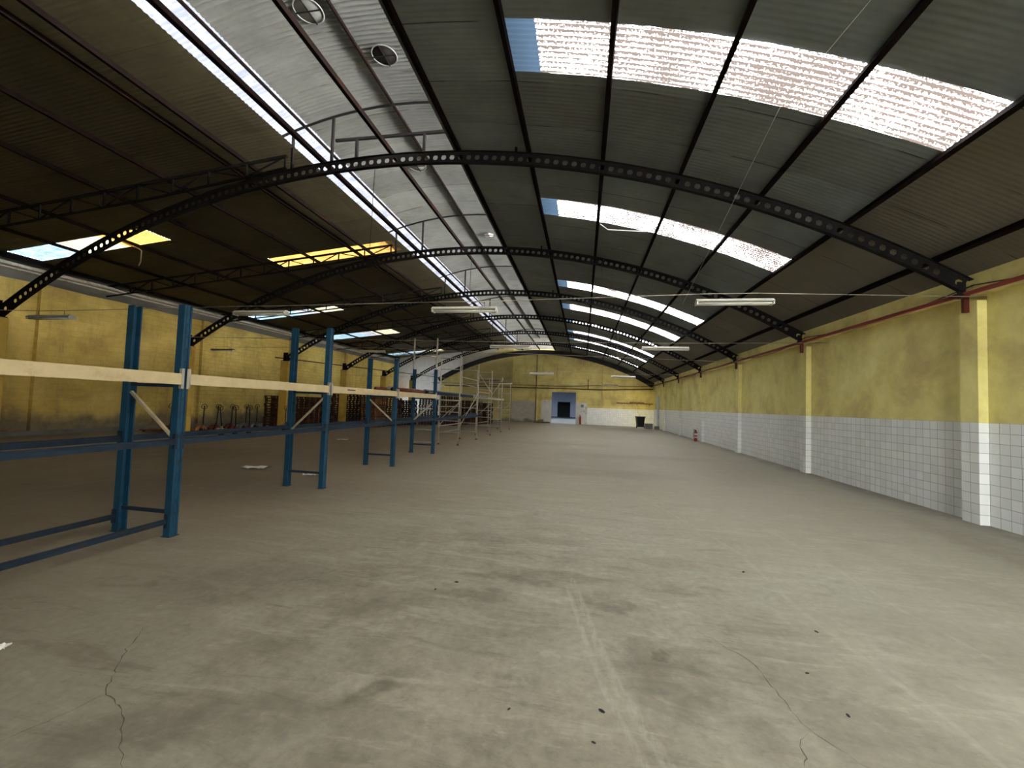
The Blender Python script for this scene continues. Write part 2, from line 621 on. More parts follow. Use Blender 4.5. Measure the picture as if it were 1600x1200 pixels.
M['wall_right'] = plaster('yellow_render', (0.74, 0.655, 0.24), None, dirt=0.12)
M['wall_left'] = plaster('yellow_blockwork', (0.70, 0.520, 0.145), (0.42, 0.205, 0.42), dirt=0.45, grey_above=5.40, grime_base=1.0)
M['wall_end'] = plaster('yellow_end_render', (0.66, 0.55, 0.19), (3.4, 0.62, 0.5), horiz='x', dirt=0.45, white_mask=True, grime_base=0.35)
M['wall_back'] = plaster('back_render', (0.45, 0.38, 0.14), None, horiz='x', dirt=0.4)
M['tiles_y'] = tile_mat('white_tiles', 'y')
M['tiles_x'] = tile_mat('white_tiles_end', 'x')
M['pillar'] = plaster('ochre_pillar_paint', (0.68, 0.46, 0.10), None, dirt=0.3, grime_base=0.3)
M['bluewall'] = simple('blue_room_paint', (0.30, 0.34, 0.44), 0.8, 0, 0.12, 0.8)
M['bluefloor'] = simple('room_floor', (0.03, 0.045, 0.048), 0.6, 0, 0.2, 1)
M['dark_room'] = simple('dark_recess', (0.012, 0.016, 0.016), 0.9)
M['whitewash'] = simple('whitewashed_render', (0.62, 0.61, 0.58), 0.7, 0, 0.10, 2.0, (0.42, 0.38, 0.33))
M['gable'] = simple('black_gable_steel', (0.012, 0.011, 0.011), 0.8, 0, 0.3, 1)
M['concrete_sill'] = simple('grey_gutter_concrete', (0.16, 0.155, 0.14), 0.85, 0, 0.2, 1.0)


def sheet_mat(name, c, c_alt, cell_u, cell_v, seam=0.6, rough=0.75, alt_from=None):
    """fibre-cement / lined roof sheet; uv = (distance along the slope, distance down the hall)"""
    g = NG(name, rough, 0, 0.2)
    uv = g.n('ShaderNodeUVMap').outputs[0]
    q = g.sep(uv)
    cu = g.math('FLOOR', g.math('DIVIDE', g.math('ADD', q[0], 0.19), cell_u))
    cv = g.math('FLOOR', g.math('DIVIDE', q[1], cell_v))
    wn = g.n('ShaderNodeTexWhiteNoise', noise_dimensions='2D')
    g.link(g.comb(cu, cv), wn.inputs['Vector'])
    n1 = g.noise(uv, 1.3, 5, 0.6)
    n2 = g.noise(g.mapping(uv, (0.6, 5, 1)), 2.0, 6, 0.7)
    col = g.mix(wn.outputs['Value'], c, c_alt)
    col = g.mix(0.7, col, g.ramp(n1, [(0.3, 0.78), (0.7, 1.2)]), 'MULTIPLY')
    col = g.mix(0.5, col, g.ramp(n2, [(0.3, 0.8), (0.7, 1.15)]), 'MULTIPLY')
    if alt_from is not None:
        u0, u1, c3 = alt_from
        col = g.mix(g.math('MULTIPLY', g.math('GREATER_THAN', q[0], u0), 0.7), col, c3)
    fr = g.math('FRACT', g.math('DIVIDE', q[1], cell_v))
    sm = g.math('LESS_THAN', fr, 0.018)
    brk = g.rng(g.noise(uv, 0.8, 3, 0.5), 0.46, 0.56)
    col = g.mix(g.math('MULTIPLY', g.math('MULTIPLY', sm, brk), seam), col, (0.02, 0.02, 0.018))
    g.color(col)
    return g.m


M['sheet_right'] = sheet_mat('grey_roof_sheets', (0.165, 0.182, 0.174), (0.125, 0.130, 0.120), 1.51, 1.06, 0.9, alt_from=(8.95, 0, (0.125, 0.098, 0.062)))
M['sheet_left'] = sheet_mat('left_roof_sheets', (0.108, 0.094, 0.058), (0.084, 0.073, 0.044), 1.7, 1.06, 0.5)
M['sheet_lantern'] = sheet_mat('lantern_sheets', (0.165, 0.172, 0.168), (0.135, 0.140, 0.136), 2.2, 1.06, 0.55)


def translucent(name, tint, clear=0.35, dirt=0.0, dirt_shade_col=(0.30, 0.2, 0.15), blue_edge=None, scale=28, edge=(0.44, 0.47)):
    m = bpy.data.materials.new(name)
    m.use_nodes = True
    g = NG.__new__(NG)
    g.m = m
    g.t = m.node_tree
    g.geo = None
    g.t.nodes.clear()
    out = g.n('ShaderNodeOutputMaterial')
    uv = g.n('ShaderNodeUVMap').outputs[0]
    tr = g.n('ShaderNodeBsdfTransparent')
    tl = g.n('ShaderNodeBsdfTranslucent')
    mx = g.n('ShaderNodeMixShader')
    mx.inputs[0].default_value = 1 - clear
    col = tint
    if dirt:  # grime, and the painted shading of the ribs
        q = g.sep(uv)
        nz = g.noise(g.mapping(uv, (1, 1.6, 1)), scale, 6, 0.75)
        big = g.noise(uv, 1.1, 4, 0.6)
        rib_shade = g.math('SINE', g.math('MULTIPLY', q[1], 2 * pi / 0.09))  # rib shading painted in, since the even sky gives none
        v = g.math('ADD', nz, g.math('MULTIPLY', rib_shade, 0.075))
        v = g.math('ADD', v, g.math('MULTIPLY', g.math('SUBTRACT', big, 0.5), 0.35))
        f = g.math('MULTIPLY', g.rng(v, edge[0], edge[1]), dirt)
        if blue_edge is not None:
            f = g.math('MULTIPLY', f, g.math('GREATER_THAN', q[0], blue_edge))
        col = g.mix(f, tint, dirt_shade_col)
        if blue_edge is not None:
            col = g.mix(g.math('LESS_THAN', q[0], blue_edge), col, (0.0075, 0.0125, 0.020))
        g.link(col, tr.inputs['Color'])
        g.link(col, tl.inputs['Color'])
    else:
        for s_ in (tr, tl):
            s_.inputs['Color'].default_value = (*tint, 1)
    g.link(tr.outputs[0], mx.inputs[1])
    g.link(tl.outputs[0], mx.inputs[2])
    g.link(mx.outputs[0], out.inputs[0])
    return m


M['sky_right'] = translucent('dirty_clear_sheet', (0.86, 0.86, 0.88), 0.45, 1.0, (0.0085, 0.0068, 0.0062), ax(-0.78) * RT, 30, (0.405, 0.435))
M['sky_amber'] = translucent('yellowed_sheet', (0.050, 0.026, 0.0065), 0.5, 0.7, (0.018, 0.0085, 0.002), None, 3, (0.4, 0.62))
M['sky_pale'] = translucent('pale_sheet', (0.045, 0.040, 0.026), 0.5, 0.8, (0.011, 0.010, 0.007), None, 3, (0.4, 0.62))
M['sky_blue'] = translucent('clear_sheet', (0.022, 0.031, 0.036), 0.55, 0.8, (0.007, 0.0115, 0.015), None, 3, (0.4, 0.62))
M['lantern_clear'] = translucent('lantern_clear_sheet', (0.026, 0.026, 0.0275), 0.45, 0.9, (0.0125, 0.0128, 0.015), None, 2, (0.35, 0.6))  # dark colour here is painted shading along the ribs

# ------------------------------------------------------------------ roof sheets
PITCH_W, AMP = 0.09, 0.012


def wave_sheet(name, path, ts, y0, y1, holes, mat, amp=AMP, per=6):
    """path(t) -> (x, z, nx, nz); ts = slope stations; y in wave steps"""
    dy = PITCH_W / per
    ny0, ny1 = int(round(y0 / dy)), int(round(y1 / dy))
    base = [path(t) for t in ts]
    vs, uvs, fs = [], [], []
    nt_ = len(ts)
    for j in range(ny0, ny1 + 1):
        y = j * dy
        wv = amp * sin(2 * pi * y / PITCH_W)
        for i, t in enumerate(ts):
            x, z, nx, nz = base[i]
            vs.append((x + nx * wv, y, z + nz * wv))
            uvs.append((t, y))
    for j in range(ny1 - ny0):
        ym = (ny0 + j + 0.5) * dy
        for i in range(nt_ - 1):
            tm = (ts[i] + ts[i + 1]) / 2
            if any(a < tm < b and c < ym < d for a, b, c, d in holes):
                continue
            k = j * nt_ + i
            fs.append((k, k + 1, k + nt_ + 1, k + nt_))
    me = bpy.data.meshes.new(name)
    me.from_pydata(vs, [], fs)
    ul = me.uv_layers.new(name='UVMap')
    flat = []
    for l in me.loops:
        flat += uvs[l.vertex_index]
    ul.data.foreach_set('uv', flat)
    me.polygons.foreach_set('use_smooth', [True] * len(me.polygons))
    me.materials.append(mat)
    me.update()
    o = bpy.data.objects.new(name, me)
    C.objects.link(o)
    return struct(o)


def arch_path(r):
    def f(t):
        a = t / RT
        x, z = arc(a, r)
        return x, z, sin(a), cos(a)
    return f


def left_path(t):
    return t, lz(t), 0.104, 0.995


def stations(a, b, step, extra):
    n = max(1, int(math.ceil((b - a) / step)))
    s = {round(a + (b - a) * i / n, 4) for i in range(n + 1)}
    s |= {round(e, 4) for e in extra if a < e < b}
    return sorted(s)


def S(x):
    return ax(x) * RT


# right-hand skylight strips: one sheet wide, from the second purlin to the last but one
SKR = [(0.18, 1.08), (5.27, 6.17), (10.17, 11.07), (17.01, 17.91), (20.97, 22.05), (24.75, 25.65), (28.35, 29.07), (31.5, 32.22), (35.64, 36.36)]  # first strip is out of view, added for light near the camera
s0, s1 = S(-1.2), S(4.58)
holes = [(s0, s1, a, b) for a, b in SKR]
wave_sheet('ceiling_right', arch_path(RS), stations(S(-2.9), S(6.75), 0.75, [s0, s1]), YB, YE + 0.3, holes, M['sheet_right'], 0.0012)
win = 1
for i, (a, b) in enumerate(SKR):
    o = wave_sheet('window_%d' % win, arch_path(RS), stations(s0, s1, 0.6, []), a, b, [], M['sky_right'], 0.014)
    win += 1
    am = (s0 + s1) / 2 / RT
    x, z = arc(am, RS + 0.10)
    portal((x, (a + b) / 2, z), 5.9, b - a, (-sin(am), 0, -cos(am)))
# left-hand strips
SKL = [(-18.75, -13.45, 10.17, 11.07), (-11.85, -6.9, 13.41, 14.31), (-18.75, -13.45, 20.07, 20.97), (-18.75, -13.45, 26.82, 28.26), (-18.75, -13.45, 36.9, 38.25)]
wave_sheet('ceiling_left', left_path, stations(XL - 0.25, XEDGE, 0.9, [v for q in SKL for v in q[:2]] + [-16.1]), YB, YE + 0.3, [tuple(q) for q in SKL], M['sheet_left'], 0.006)
for i, (a, b, c, d) in enumerate(SKL):
    if i == 1:
        parts = [(a, b, 'sky_amber')]
    elif i == 0:
        parts = [(a, -16.75, 'sky_blue'), (-16.75, -15.1, 'sky_pale'), (-15.1, b, 'sky_amber')]
    else:
        parts = [(a, -16.0, 'sky_blue'), (-16.0, -15.0, 'lantern_clear'), (-15.0, b, 'sky_pale')]
    for (pa, pb, mt) in parts:
        wave_sheet('window_%d' % win, left_path, stations(pa, pb, 0.8, []), c, d, [], M[mt], 0.014)
        win += 1
    xm = (a + b) / 2
    portal((xm, (c + d) / 2, lz(xm) + 0.1), b - a, d - c, (-0.104, 0, -1))

# lantern (raised ridge roof) above the slot between the two slopes
XM, ZM, RM = -4.1, 8.31, 8.9
def lantern_path(t):
    a = t / RM
    return XM + RM * sin(a), ZM - RM + RM * cos(a), sin(a), cos(a)
def SM(x):
    return asin((x - XM) / RM) * RM
wave_sheet('ceiling_lantern', lantern_path, stations(SM(-6.45), SM(-0.9), 0.4, []), YB, YE + 0.3, [], M['sheet_lantern'], 0.016)
wave_sheet('window_%d' % win, lantern_path, stations(SM(-7.5), SM(-6.45), 0.4, []), YB, YE + 0.3, [], M['lantern_clear'], 0.016)
win += 1
for i in range(4):
    yy = YB + (i + 0.5) * (YE - YB) / 4
    portal(((XEDGE - 2.9) / 2, yy, 7.52), 3.75, (YE - YB) / 4, (0, 0, -1))

# ------------------------------------------------------------------ floor and walls
fl = MB()
fl.box(XL - 0.3, XR + 0.3, YB - 6, YE + 0.3, -0.2, 0)
floor = struct(fl.build('floor', M['floor']))
rnd = random.Random(4)


def crack(pts, wd):
    mb = MB()
    P = []
    for (xa, ya), (xb, yb) in zip(pts[:-1], pts[1:]):
        n = max(2, int(sqrt((xb - xa) ** 2 + (yb - ya) ** 2) / 0.04))
        for i in range(n):
            t = i / n
            P.append((xa + (xb - xa) * t + rnd.uniform(-.012, .012), ya + (yb - ya) * t + rnd.uniform(-.012, .012)))
    P.append(pts[-1])
    for i, (x, y) in enumerate(P):
        k = wd * rnd.uniform(.15, 1.0) * min(1, (i + 1) / 4, (len(P) - i) / 4)
        x0, y0 = P[max(0, i - 1)]
        x1, y1 = P[min(len(P) - 1, i + 1)]
        L = sqrt((x1 - x0) ** 2 + (y1 - y0) ** 2) or 1
        nx, ny = -(y1 - y0) / L, (x1 - x0) / L
        mb.v += [(x - nx * k, y - ny * k, 0.0012), (x + nx * k, y + ny * k, 0.0012)]
        if i:
            n = len(mb.v)
            mb.f.append((n - 4, n - 3, n - 1, n - 2))
    return mb


for pts, wd in [([(0.92, 3.47), (1.18, 3.13), (1.2, 2.94), (1.22, 2.69), (1.25, 2.56), (1.38, 2.38), (1.55, 2.2)], .0042),
                ([(1.23, 2.53), (1.15, 2.43), (1.08, 2.2)], .004), ([(-3.07, 2.54), (-2.87, 2.24), (-2.62, 1.97), (-2.37, 1.87), (-2.2, 1.74), (-2.0, 1.6)], .0042),
                ([(-2.58, 1.95), (-2.63, 1.77), (-2.75, 1.5)], .003), ([(-2.82, 3.05), (-2.78, 3.31), (-2.42, 3.62), (-2.32, 3.89)], .003)]:
    struct(crack(pts, wd).build('floor_crack', M['crack'], floor))

struct(MB().box(XR, XR + 0.25, YB, 38.3, 0, 4.32).box(XR, XR + 0.25, 38.55, YE + 0.3, 0, 4.32).box(XR, XR + 0.25, 38.3, 38.55, 2.9, 4.32).build('wall_right', M['wall_right']))
struct(MB().box(XL - 0.25, XL, YB, 37.4, 0, 6.04).box(XL - 0.25, XL, 38.0, YE + 0.3, 0, 6.04).box(XL - 0.25, XL, 37.4, 38.0, 2.0, 6.04).build('wall_left', M['wall_left']))  # hidden gap near the far corner, added to light the end wall
# dado of white tiles
ZT = 1.665
struct(MB().box(XR - 0.012, XR, YB, 38.3, 0, ZT).box(XR - 0.012, XR, 38.55, YE, 0, ZT).build('trim_1', M['tiles_y']))
struct(MB().box(0.42, XR - 0.012, YE - 0.012, YE, 0, 1.60).build('trim_2', M['tiles_x']))
# concrete ring beam at the head of the right wall
struct(MB().box(XR - 0.07, XR, YB, YE, 3.80, 4.22).build('trim_3', M['wall_right']))
# end wall with the doorway
DX0, DX1, DZ = -3.0, -0.66, 3.02


def roof_z(x):
    if x < XEDGE:
        return lz(x)
    return ZC + sqrt(RS ** 2 - (x - XC) ** 2)


struct(MB().box(-7.4, -1.0, YE + .001, YE + .25, 7.0, 8.25).build('wall_lantern_end', M['concrete_sill']))
ew = MB()
xs = sorted(set([XL + 0.01, DX0, DX1, XR] + [XL + (XR - XL) * i / 26 for i in range(1, 26)]))
for a, b in zip(xs[:-1], xs[1:]):
    zb = DZ if (a >= DX0 - 1e-6 and b <= DX1 + 1e-6) else 0
    n = len(ew.v)
    za, zc = roof_z(a), roof_z(b)
    ew.v += [(a, YE, zb), (b, YE, zb), (b, YE, zc), (a, YE, za), (a, YE + .25, zb), (b, YE + .25, zb), (b, YE + .25, zc), (a, YE + .25, za)]
    ew.f += [tuple(n + i for i in q) for q in ((0, 1, 2, 3), (5, 4, 7, 6), (0, 4, 5, 1), (3, 2, 6, 7))]
    if abs(a - DX0) < 1e-6 or abs(a - DX1) < 1e-6:
        n = len(ew.v)
        ew.v += [(a, YE, 0), (a, YE + .25, 0), (a, YE + .25, DZ), (a, YE, DZ)]
        ew.f.append((n, n + 1, n + 2, n + 3))
struct(ew.build('wall_end', M['wall_end']))
# back wall (behind the camera) with an unseen opening, sized for the daylight it lets in
bw = MB()
BX0, BX1, BZ = 3.2, 4.5, 2.0
for a, b, z0 in ((XL, BX0, 0), (BX0, BX1, BZ), (BX1, XR, 0)):
    bw.box(a, b, YB - 0.25, YB, z0, 7.3 if b < -1 or a < -1 else 4.2)
bw.box(-7, 3, YB - 0.25, YB, 4.2, 8.3)
struct(bw.build('wall_back', M['wall_back']))
portal(((BX0 + BX1) / 2, YB - 0.1, BZ / 2), BX1 - BX0, BZ, (0, 1, 0))
portal((XR + 0.12, 38.425, 1.45), 0.25, 2.9, (-1, 0, 0))
portal((XL - 0.12, 37.7, 1.0), 0.6, 2.0, (1, 0, 0))

# plinth of rough concrete along the left wall, gutter shelf
struct(MB().box(XL, XL + 0.18, YB, 37.3, 0, 0.16).build('baseboard_left', M['concrete_sill']))
struct(MB().box(XL + 0.001, XL + 0.30, YB, YE, 5.78, 5.88).build('trim_4', M['galv']))

# pilasters of the right wall, tiled below
for k in range(-1, 6):
    y = 8.0 + DY * k
    o = struct(MB().box(6.40, XR - 0.012, y, y + 0.32, ZT, 3.70).build('pilaster', M['wall_right']))
    struct(MB().box(6.40, XR - 0.012, y, y + 0.32, 0, ZT).build('pilaster_tiles', M['tiles_y'], o))
# shallow ribs on the left wall
for y in (5.1, 11.5, 17.9, 24.3, 30.7):
    struct(MB().box(XL, XL + 0.16, y - 0.16, y + 0.16, 0.16, 5.4).build('wall_rib', M['wall_left']))
# free-standing pillars that carry the left feet of the arches
for k in range(-1, 6):
    y = 8.05 + DY * k
    struct(MB().box(-15.38, -14.93, y, y + 0.20, 0, 3.50).build('pillar', M['pillar'], bevel=0.015))
# ribs of the end wall
for x in (-12.2, -4.45, 2.0):
    struct(MB().box(x - 0.12, x + 0.12, YE - 0.10, YE, 0 if x != 2.0 else 1.61, 6.2 if x > 0 else 6.9).build('wall_rib', M['wall_end']))
struct(MB().box(-4.3, 3.0, YE - 0.07, YE, 3.05, 3.24).build('trim_5', M['wall_end']))
# whitewashed piers beside the doorway
struct(MB().box(-3.97, DX0, YE - 0.06, YE, 0.35, 2.22).box(-3.7, DX0, YE - 0.06, YE, 0.12, .35).box(-3.15, DX0, YE - .06, YE, 0, .12).build('trim_6', M['whitewash']))
struct(MB().box(DX1, 0.42, YE - 0.06, YE, 0, 2.05).build('trim_7', M['whitewash']))
# the blue room beyond
rm = MB()
for q in ((-6.2, -6, YE + .25, 64, 0, 5), (2, 2.2, YE + .25, 64, 0, 5), (-6, -3.85, 64, 64.2, 0, 5), (-1.9, 2, 64, 64.2, 0, 5), (-3.85, -1.9, 64, 64.2, 2.3, 5), (-6, 2, YE + .25, 52, 5, 5.1), (-6, 2, 53, 64, 5, 5.1)):
    rm.box(*q)
struct(rm.build('wall_room', M['bluewall']))
struct(MB().box(-6.2, 2.2, YE + .3, 66, -0.2, 0).build('floor_room', M['bluefloor']))
struct(MB().box(-4, -1.7, 65.6, 65.7, 0, 2.6).box(-4, -3.85, 64.2, 65.6, 0, 2.6).box(-1.9, -1.75, 64.2, 65.6, 0, 2.6).box(-4, -1.7, 64.2, 65.7, 2.5, 2.6).build('wall_recess', M['dark_room']))
portal((-2, 52.5, 5.05), 8, 1, (0, 0, -1))  # roof slit out of view, added to light the room

# ------------------------------------------------------------------ roof steel
def arch_web():
    mb = MB()
    a0, a1 = asin((-15.15 - XC) / RT), asin((6.34 - XC) / RT)
    n = int((a1 - a0) * RT / 0.185)
    da = (a1 - a0) / n
    H, rh = 0.118, 0.058
    solid_near = set(range(0, 3)) | set(range(n - 3, n))
    for side in (-0.006, 0.006):
        for i in range(n):
            am = a0 + (i + .5) * da

            def P(du, dr):
                a = am + du / RT
                r = RT + dr
                return (XC + r * sin(a), side, ZC + r * cos(a))
            hw = da * RT / 2
            if i in solid_near and i % 2 == 0:
                k = len(mb.v)
                mb.v += [P(-hw, -H), P(hw, -H), P(hw, H), P(-hw, H)]
                mb.f.append((k, k + 1, k + 2, k + 3))
                continue
            outer = [(-hw, -H), (-hw * .5, -H), (hw * .5, -H), (hw, -H), (hw, 0), (hw, H), (hw * .5, H), (-hw * .5, H), (-hw, H), (-hw, 0)]
            inner = []
            for (u, r_) in outer:
                t = math.atan2(r_, u * 1.35)
                inner.append((rh * cos(t), rh * sin(t)))
            k = len(mb.v)
            m = len(outer)
            mb.v += [P(*q) for q in outer] + [P(*q) for q in inner]
            for j in range(m):
                l = (j + 1) % m
                mb.f.append((k + j, k + l, k + m + l, k + m + j))
    return mb


def arch_flange(dr):
    mb = MB()
    a0, a1 = asin((-15.2 - XC) / RT), asin((6.38 - XC) / RT)
    n = 60
    for i in range(n + 1):
        a = a0 + (a1 - a0) * i / n
        for r in (RT + dr - 0.006, RT + dr + 0.006):
            x, z = arc(a, r)
            mb.v += [(x, -0.045, z), (x, 0.045, z)]
        if i:
            k = len(mb.v) - 8
            mb.f += [(k, k + 1, k + 5, k + 4), (k + 2, k + 6, k + 7, k + 3), (k, k + 4, k + 6, k + 2), (k + 1, k + 3, k + 7, k + 5)]
    return mb


arch = thing('roof_arch', 'x', 'roof beam', (0, Y0, 0), 0, 'perforated steel arches across the hall')
arch_web().build('perforated_web', M['steel_dark'], arch)
arch_flange(0.124).build('flange', M['steel_dark'], arch)
arch_flange(-0.124).build('flange', M['steel_dark'], arch)
xb, zb = arc(asin((6.3 - XC) / RT), RT)
MB().box(6.18, 6.39, -0.05, 0.05, 3.80, 3.83).box(6.24, 6.36, -0.010, 0.010, 3.80, 4.05).build('foot_bracket', M['steel_dark'], arch)
MB().box(-15.36, -14.98, -0.09, 0.09, 3.50, 3.53).box(-15.3, -15.05, -0.012, 0.012, 3.53, 3.95).build('foot_bracket', M['steel_dark'], arch)
NEAR = ['nearest', 'second', 'third', 'fourth', 'fifth', 'sixth']
for k in range(6):
    lab = ('large perforated black steel arch nearest the viewer, from wall to pillar' if k == 0
           else 'perforated dark steel roof arch, %s from the front' % ORD[k] if k < 5 else 'perforated dark steel roof arch farthest away, close to the end wall')
    if k == 0:
        arch['label'] = lab
    else:
        dup(arch, lab, (0, Y0 + DY * k, 0))
# black gable beam against the end wall
gb = MB()
a0, a1 = asin((-14.5 - XC) / RT), asin((6.4 - XC) / RT)
for i in range(49):
    a = a0 + (a1 - a0) * i / 48
    for r in (RT - 0.33, RT + 0.12):
        x, z = arc(a, r)
        gb.v += [(x, YE - 0.28, z), (x, YE - 0.10, z)]
    if i:
        k = len(gb.v) - 8
        gb.f += [(k, k + 1, k + 5, k + 4), (k + 2, k + 6, k + 7, k + 3), (k, k + 4, k + 6, k + 2), (k + 1, k + 3, k + 7, k + 5)]
tag(gb.build('gable_beam', M['gable']), 'deep solid black curved beam hugging the top of the yellow end wall', 'roof beam')

# purlins
for n in range(-1, 8):
    a = (-0.19 + 1.51 * n) / RT
    x, z = arc(a, 20.085)
    if n == -1:
        x = -5.93
    wd, ht = (0.085, 0.10) if n == -1 else (0.07, 0.10)
    up = (sin(a), 0, cos(a))
    o = MB().bar((x, YB, z), (x, YE - 0.28, z), wd, ht, up).build('purlin', M['purlin'])
    lab = {-1: 'thick dark purlin running down the bright open slot beside the lantern', 0: 'dark purlin running down the middle under the pale lantern roof',
           1: 'dark purlin along the right edge of the lantern opening', 2: 'dark purlin at the blue left ends of the dirty skylights', 6: 'dark purlin at the right-hand ends of the dirty skylights',
           7: 'lowest dark purlin close above the yellow right wall'}.get(n, 'dark purlin crossing the right-hand skylights, %s from their left ends' % ORD[n - 3 if n > 2 else 0])
    tag(o, lab, 'roof purlin', 'purlins along the roof')
LP = [-7.98, -8.45, -10.25, -12.1, -14.6, -16.7, -18.85]
for i, x in enumerate(LP):
    z = lz(x) - 0.075
    o = MB().bar((x, YB, z), (x, YE - 0.02, z), 0.075, 0.09, (0.1, 0, 1)).build('purlin', M['purlin'])
    lab = {0: 'right-hand one of the close pair of purlins on the left slope', 1: 'left-hand one of the close pair of purlins on the left slope',
           6: 'lowest purlin of the left slope, right above the yellow left wall'}.get(i, 'single dark purlin on the left slope, %s down from the close pair' % ORD[i - 2])
    tag(o, lab, 'roof purlin', 'purlins along the roof')
for x, lab in ((-6.50, 'thin purlin with light dots between clear and grey lantern sheets'), (-4.33, 'thin purlin with light dots under the crown of the lantern'), (-2.0, 'thin purlin under the right-hand side of the lantern roof')):
    xx, zz, nx, nz = lantern_path(SM(x))
    o = MB().bar((xx - nx * .055, YB, zz - nz * .055), (xx - nx * .055, YE - 0.02, zz - nz * .055), 0.045, 0.06, (nx, 0, nz)).build('lantern_purlin', M['purlin'])
    tag(o, lab, 'roof purlin', 'purlins under the lantern')

# lattice girders of the left slope
lat = thing('lattice_girder', 'x', 'roof truss', (0, Y0, 0), 0, 'lattice girders under the left slope')
def lt_top(x):
    return lz(x) - 0.155
def lt_bot(x):
    if x < -10.5:
        return lz(x) - 0.56
    return lz(x) - 0.56 + 0.12 * (x + 10.5) / 3.7
MB().bar((XL + 0.02, 0, lt_top(XL)), (-6.86, 0, lt_top(-6.86)), 0.06, 0.055).build('top_chord', M['steel_dark'], lat)
MB().bar((XL + 0.02, 0, lt_bot(XL)), (-10.5, 0, lt_bot(-10.5)), 0.05, 0.045).bar((-10.5, 0, lt_bot(-10.5)), (-6.86, 0, lt_bot(-6.86)), 0.05, 0.045).build('bottom_chord', M['steel_dark'], lat)
xs = [-6.9 - 1.02 * i for i in range(13)]
for i, x in enumerate(xs[:-1]):
    MB().bar((x, 0, lt_top(x)), (x, 0, lt_bot(x)), 0.035, 0.035).build('upright', M['steel_dark'], lat)
    x2 = xs[i + 1]
    p, q = ((x, 0, lt_bot(x)), (x2, 0, lt_top(x2))) if i % 2 else ((x, 0, lt_top(x)), (x2, 0, lt_bot(x2)))
    MB().bar(p, q, 0.028, 0.028).build('diagonal', M['steel_dark'], lat)
for k in range(6):
    lab = ('steel lattice girder over the nearest arch, left of the lantern' if k == 0 else 'steel lattice girder silhouetted against the amber skylight strip' if k == 1
           else 'lattice girder on the left slope above the %s arch from the front' % ORD[k])
    if k == 0:
        lat['label'] = lab
    else:
        dup(lat, lab, (0, Y0 + DY * k, 0))

# lantern frames: curved rod on posts standing on the arches
fr = thing('lantern_arch', 'x', 'roof frame', (0, Y0, 0), 0, 'curved frames carrying the lantern')
rod = []
for i in range(15):
    x = -7.35 + 6.3 * i / 14
    xx, zz, nx, nz = lantern_path(SM(x))
    rod.append((xx - nx * .11, 0, zz - nz * .11))
MB().tube(rod, 0.026, 8).build('curved_rod', M['steel_dark'], fr, True)
for x in (-6.72, -5.72, -2.75, -1.5):
    xx, zz, nx, nz = lantern_path(SM(x))
    MB().bar((x, 0, ZC + sqrt((RT + .12) ** 2 - (x - XC) ** 2)), (x, 0, zz - .11), 0.05, 0.05).build('post', M['steel_dark'], fr)
for k in range(6):
    lab = 'curved steel frame under the lantern, standing on the nearest arch' if k == 0 else 'curved steel frame under the lantern, standing on the %s arch' % ORD[k]
    if k == 0:
        fr['label'] = lab
    else:
        dup(fr, lab, (0, Y0 + DY * k, 0))
rl = thing('steel_rail', 'short black steel rail on two posts above the nearest arch', 'rail', (0, Y0 + 0.06, 0))
MB().bar((-5.68, 0, 7.53), (-2.95, 0, 7.53), 0.05, 0.055).build('rail', M['steel_dark'], rl)
for x in (-5.15, -3.55):
    MB().bar((x, 0, 7.08), (x, 0, 7.51), 0.055, 0.055).build('post', M['steel_dark'], rl)
# wind ventilator throats in the lantern roof
def vent(x, y, r, mat, label, dark=True):
    xx, zz, nx, nz = lantern_path(SM(x))
    t = thing('roof_ventilator', label, 'ventilator', (xx, y, zz - 0.06), 0, 'round ventilator throats under the lantern')
    MB().tube([(r * cos(2 * pi * i / 28), r * sin(2 * pi * i / 28), 0) for i in range(28)], .012, 6, True).build('collar', M['grey'], t, True)
    m = MB()
    m.lathe([(r, 0.0), (r * .98, 0.012), (r * .6, 0.03), (0.02, 0.04)], n=28)
    m.build('turbine_throat', mat, t, True)
    MB().bar((-r, 0, -.015), (r, 0, -.015), .02, .012).bar((0, -r, -.015), (0, r, -.015), .02, .012).build('cross_bar', M['steel_dark'], t)
vent(-3.9, 6.97, 0.235, M['steel_dark'], 'dark round roof ventilator with a bright crescent rim, nearest right')
vent(-4.75, 5.93, 0.24, M['sheet_lantern'], 'pale round ventilator cover at the very top of the picture')
vent(-4.72, 10.5, 0.24, M['sheet_lantern'], 'pale round ventilator cover just past the nearest arch')
vent(-3.78, 15.3, 0.20, M['white_clean'], 'small bright round ventilator in front of the third arch')

# ------------------------------------------------------------------ pipes and cables on the walls
t = thing('wall_pipe', 'long dark red pipe along the top of the right wall', 'pipe', (0, 0, 0))
MB().tube([(6.33, YB, 3.83), (6.33, YE - .1, 3.83)], 0.038, 10).build('pipe', M['pipe_red'], t, True)
for k in range(-1, 6):
    y = 8.16 + DY * k
    MB().box(6.32, 6.399, y - .025, y + .025, 3.52, 3.79).box(6.26, 6.38, y - .05, y + .05, 3.765, 3.79).build('bracket', M['pipe_red'], t)
def sag(p0, p1, drop, n=14):
    p0, p1 = Vector(p0), Vector(p1)
    return [p0.lerp(p1, i / n) - Vector((0, 0, drop * 4 * (i / n) * (1 - i / n))) for i in range(n + 1)]
for k in range(-1, 6):
    ya = 8.1 + DY * k
    o = MB().tube(sag((6.44, ya, 3.98), (6.44, ya + DY, 3.98), 0.14 + .06 * (k % 2)), 0.011, 6).build('hanging_cable', M['black'], None, True)
    tag(o, 'black cable sagging under the right roof edge, bay %s' % ('before the nearest arch foot' if k == -1 else 'just beyond the %s arch foot' % (ORD[k] if k else 'nearest')), 'cable', 'cables looped along the right wall')
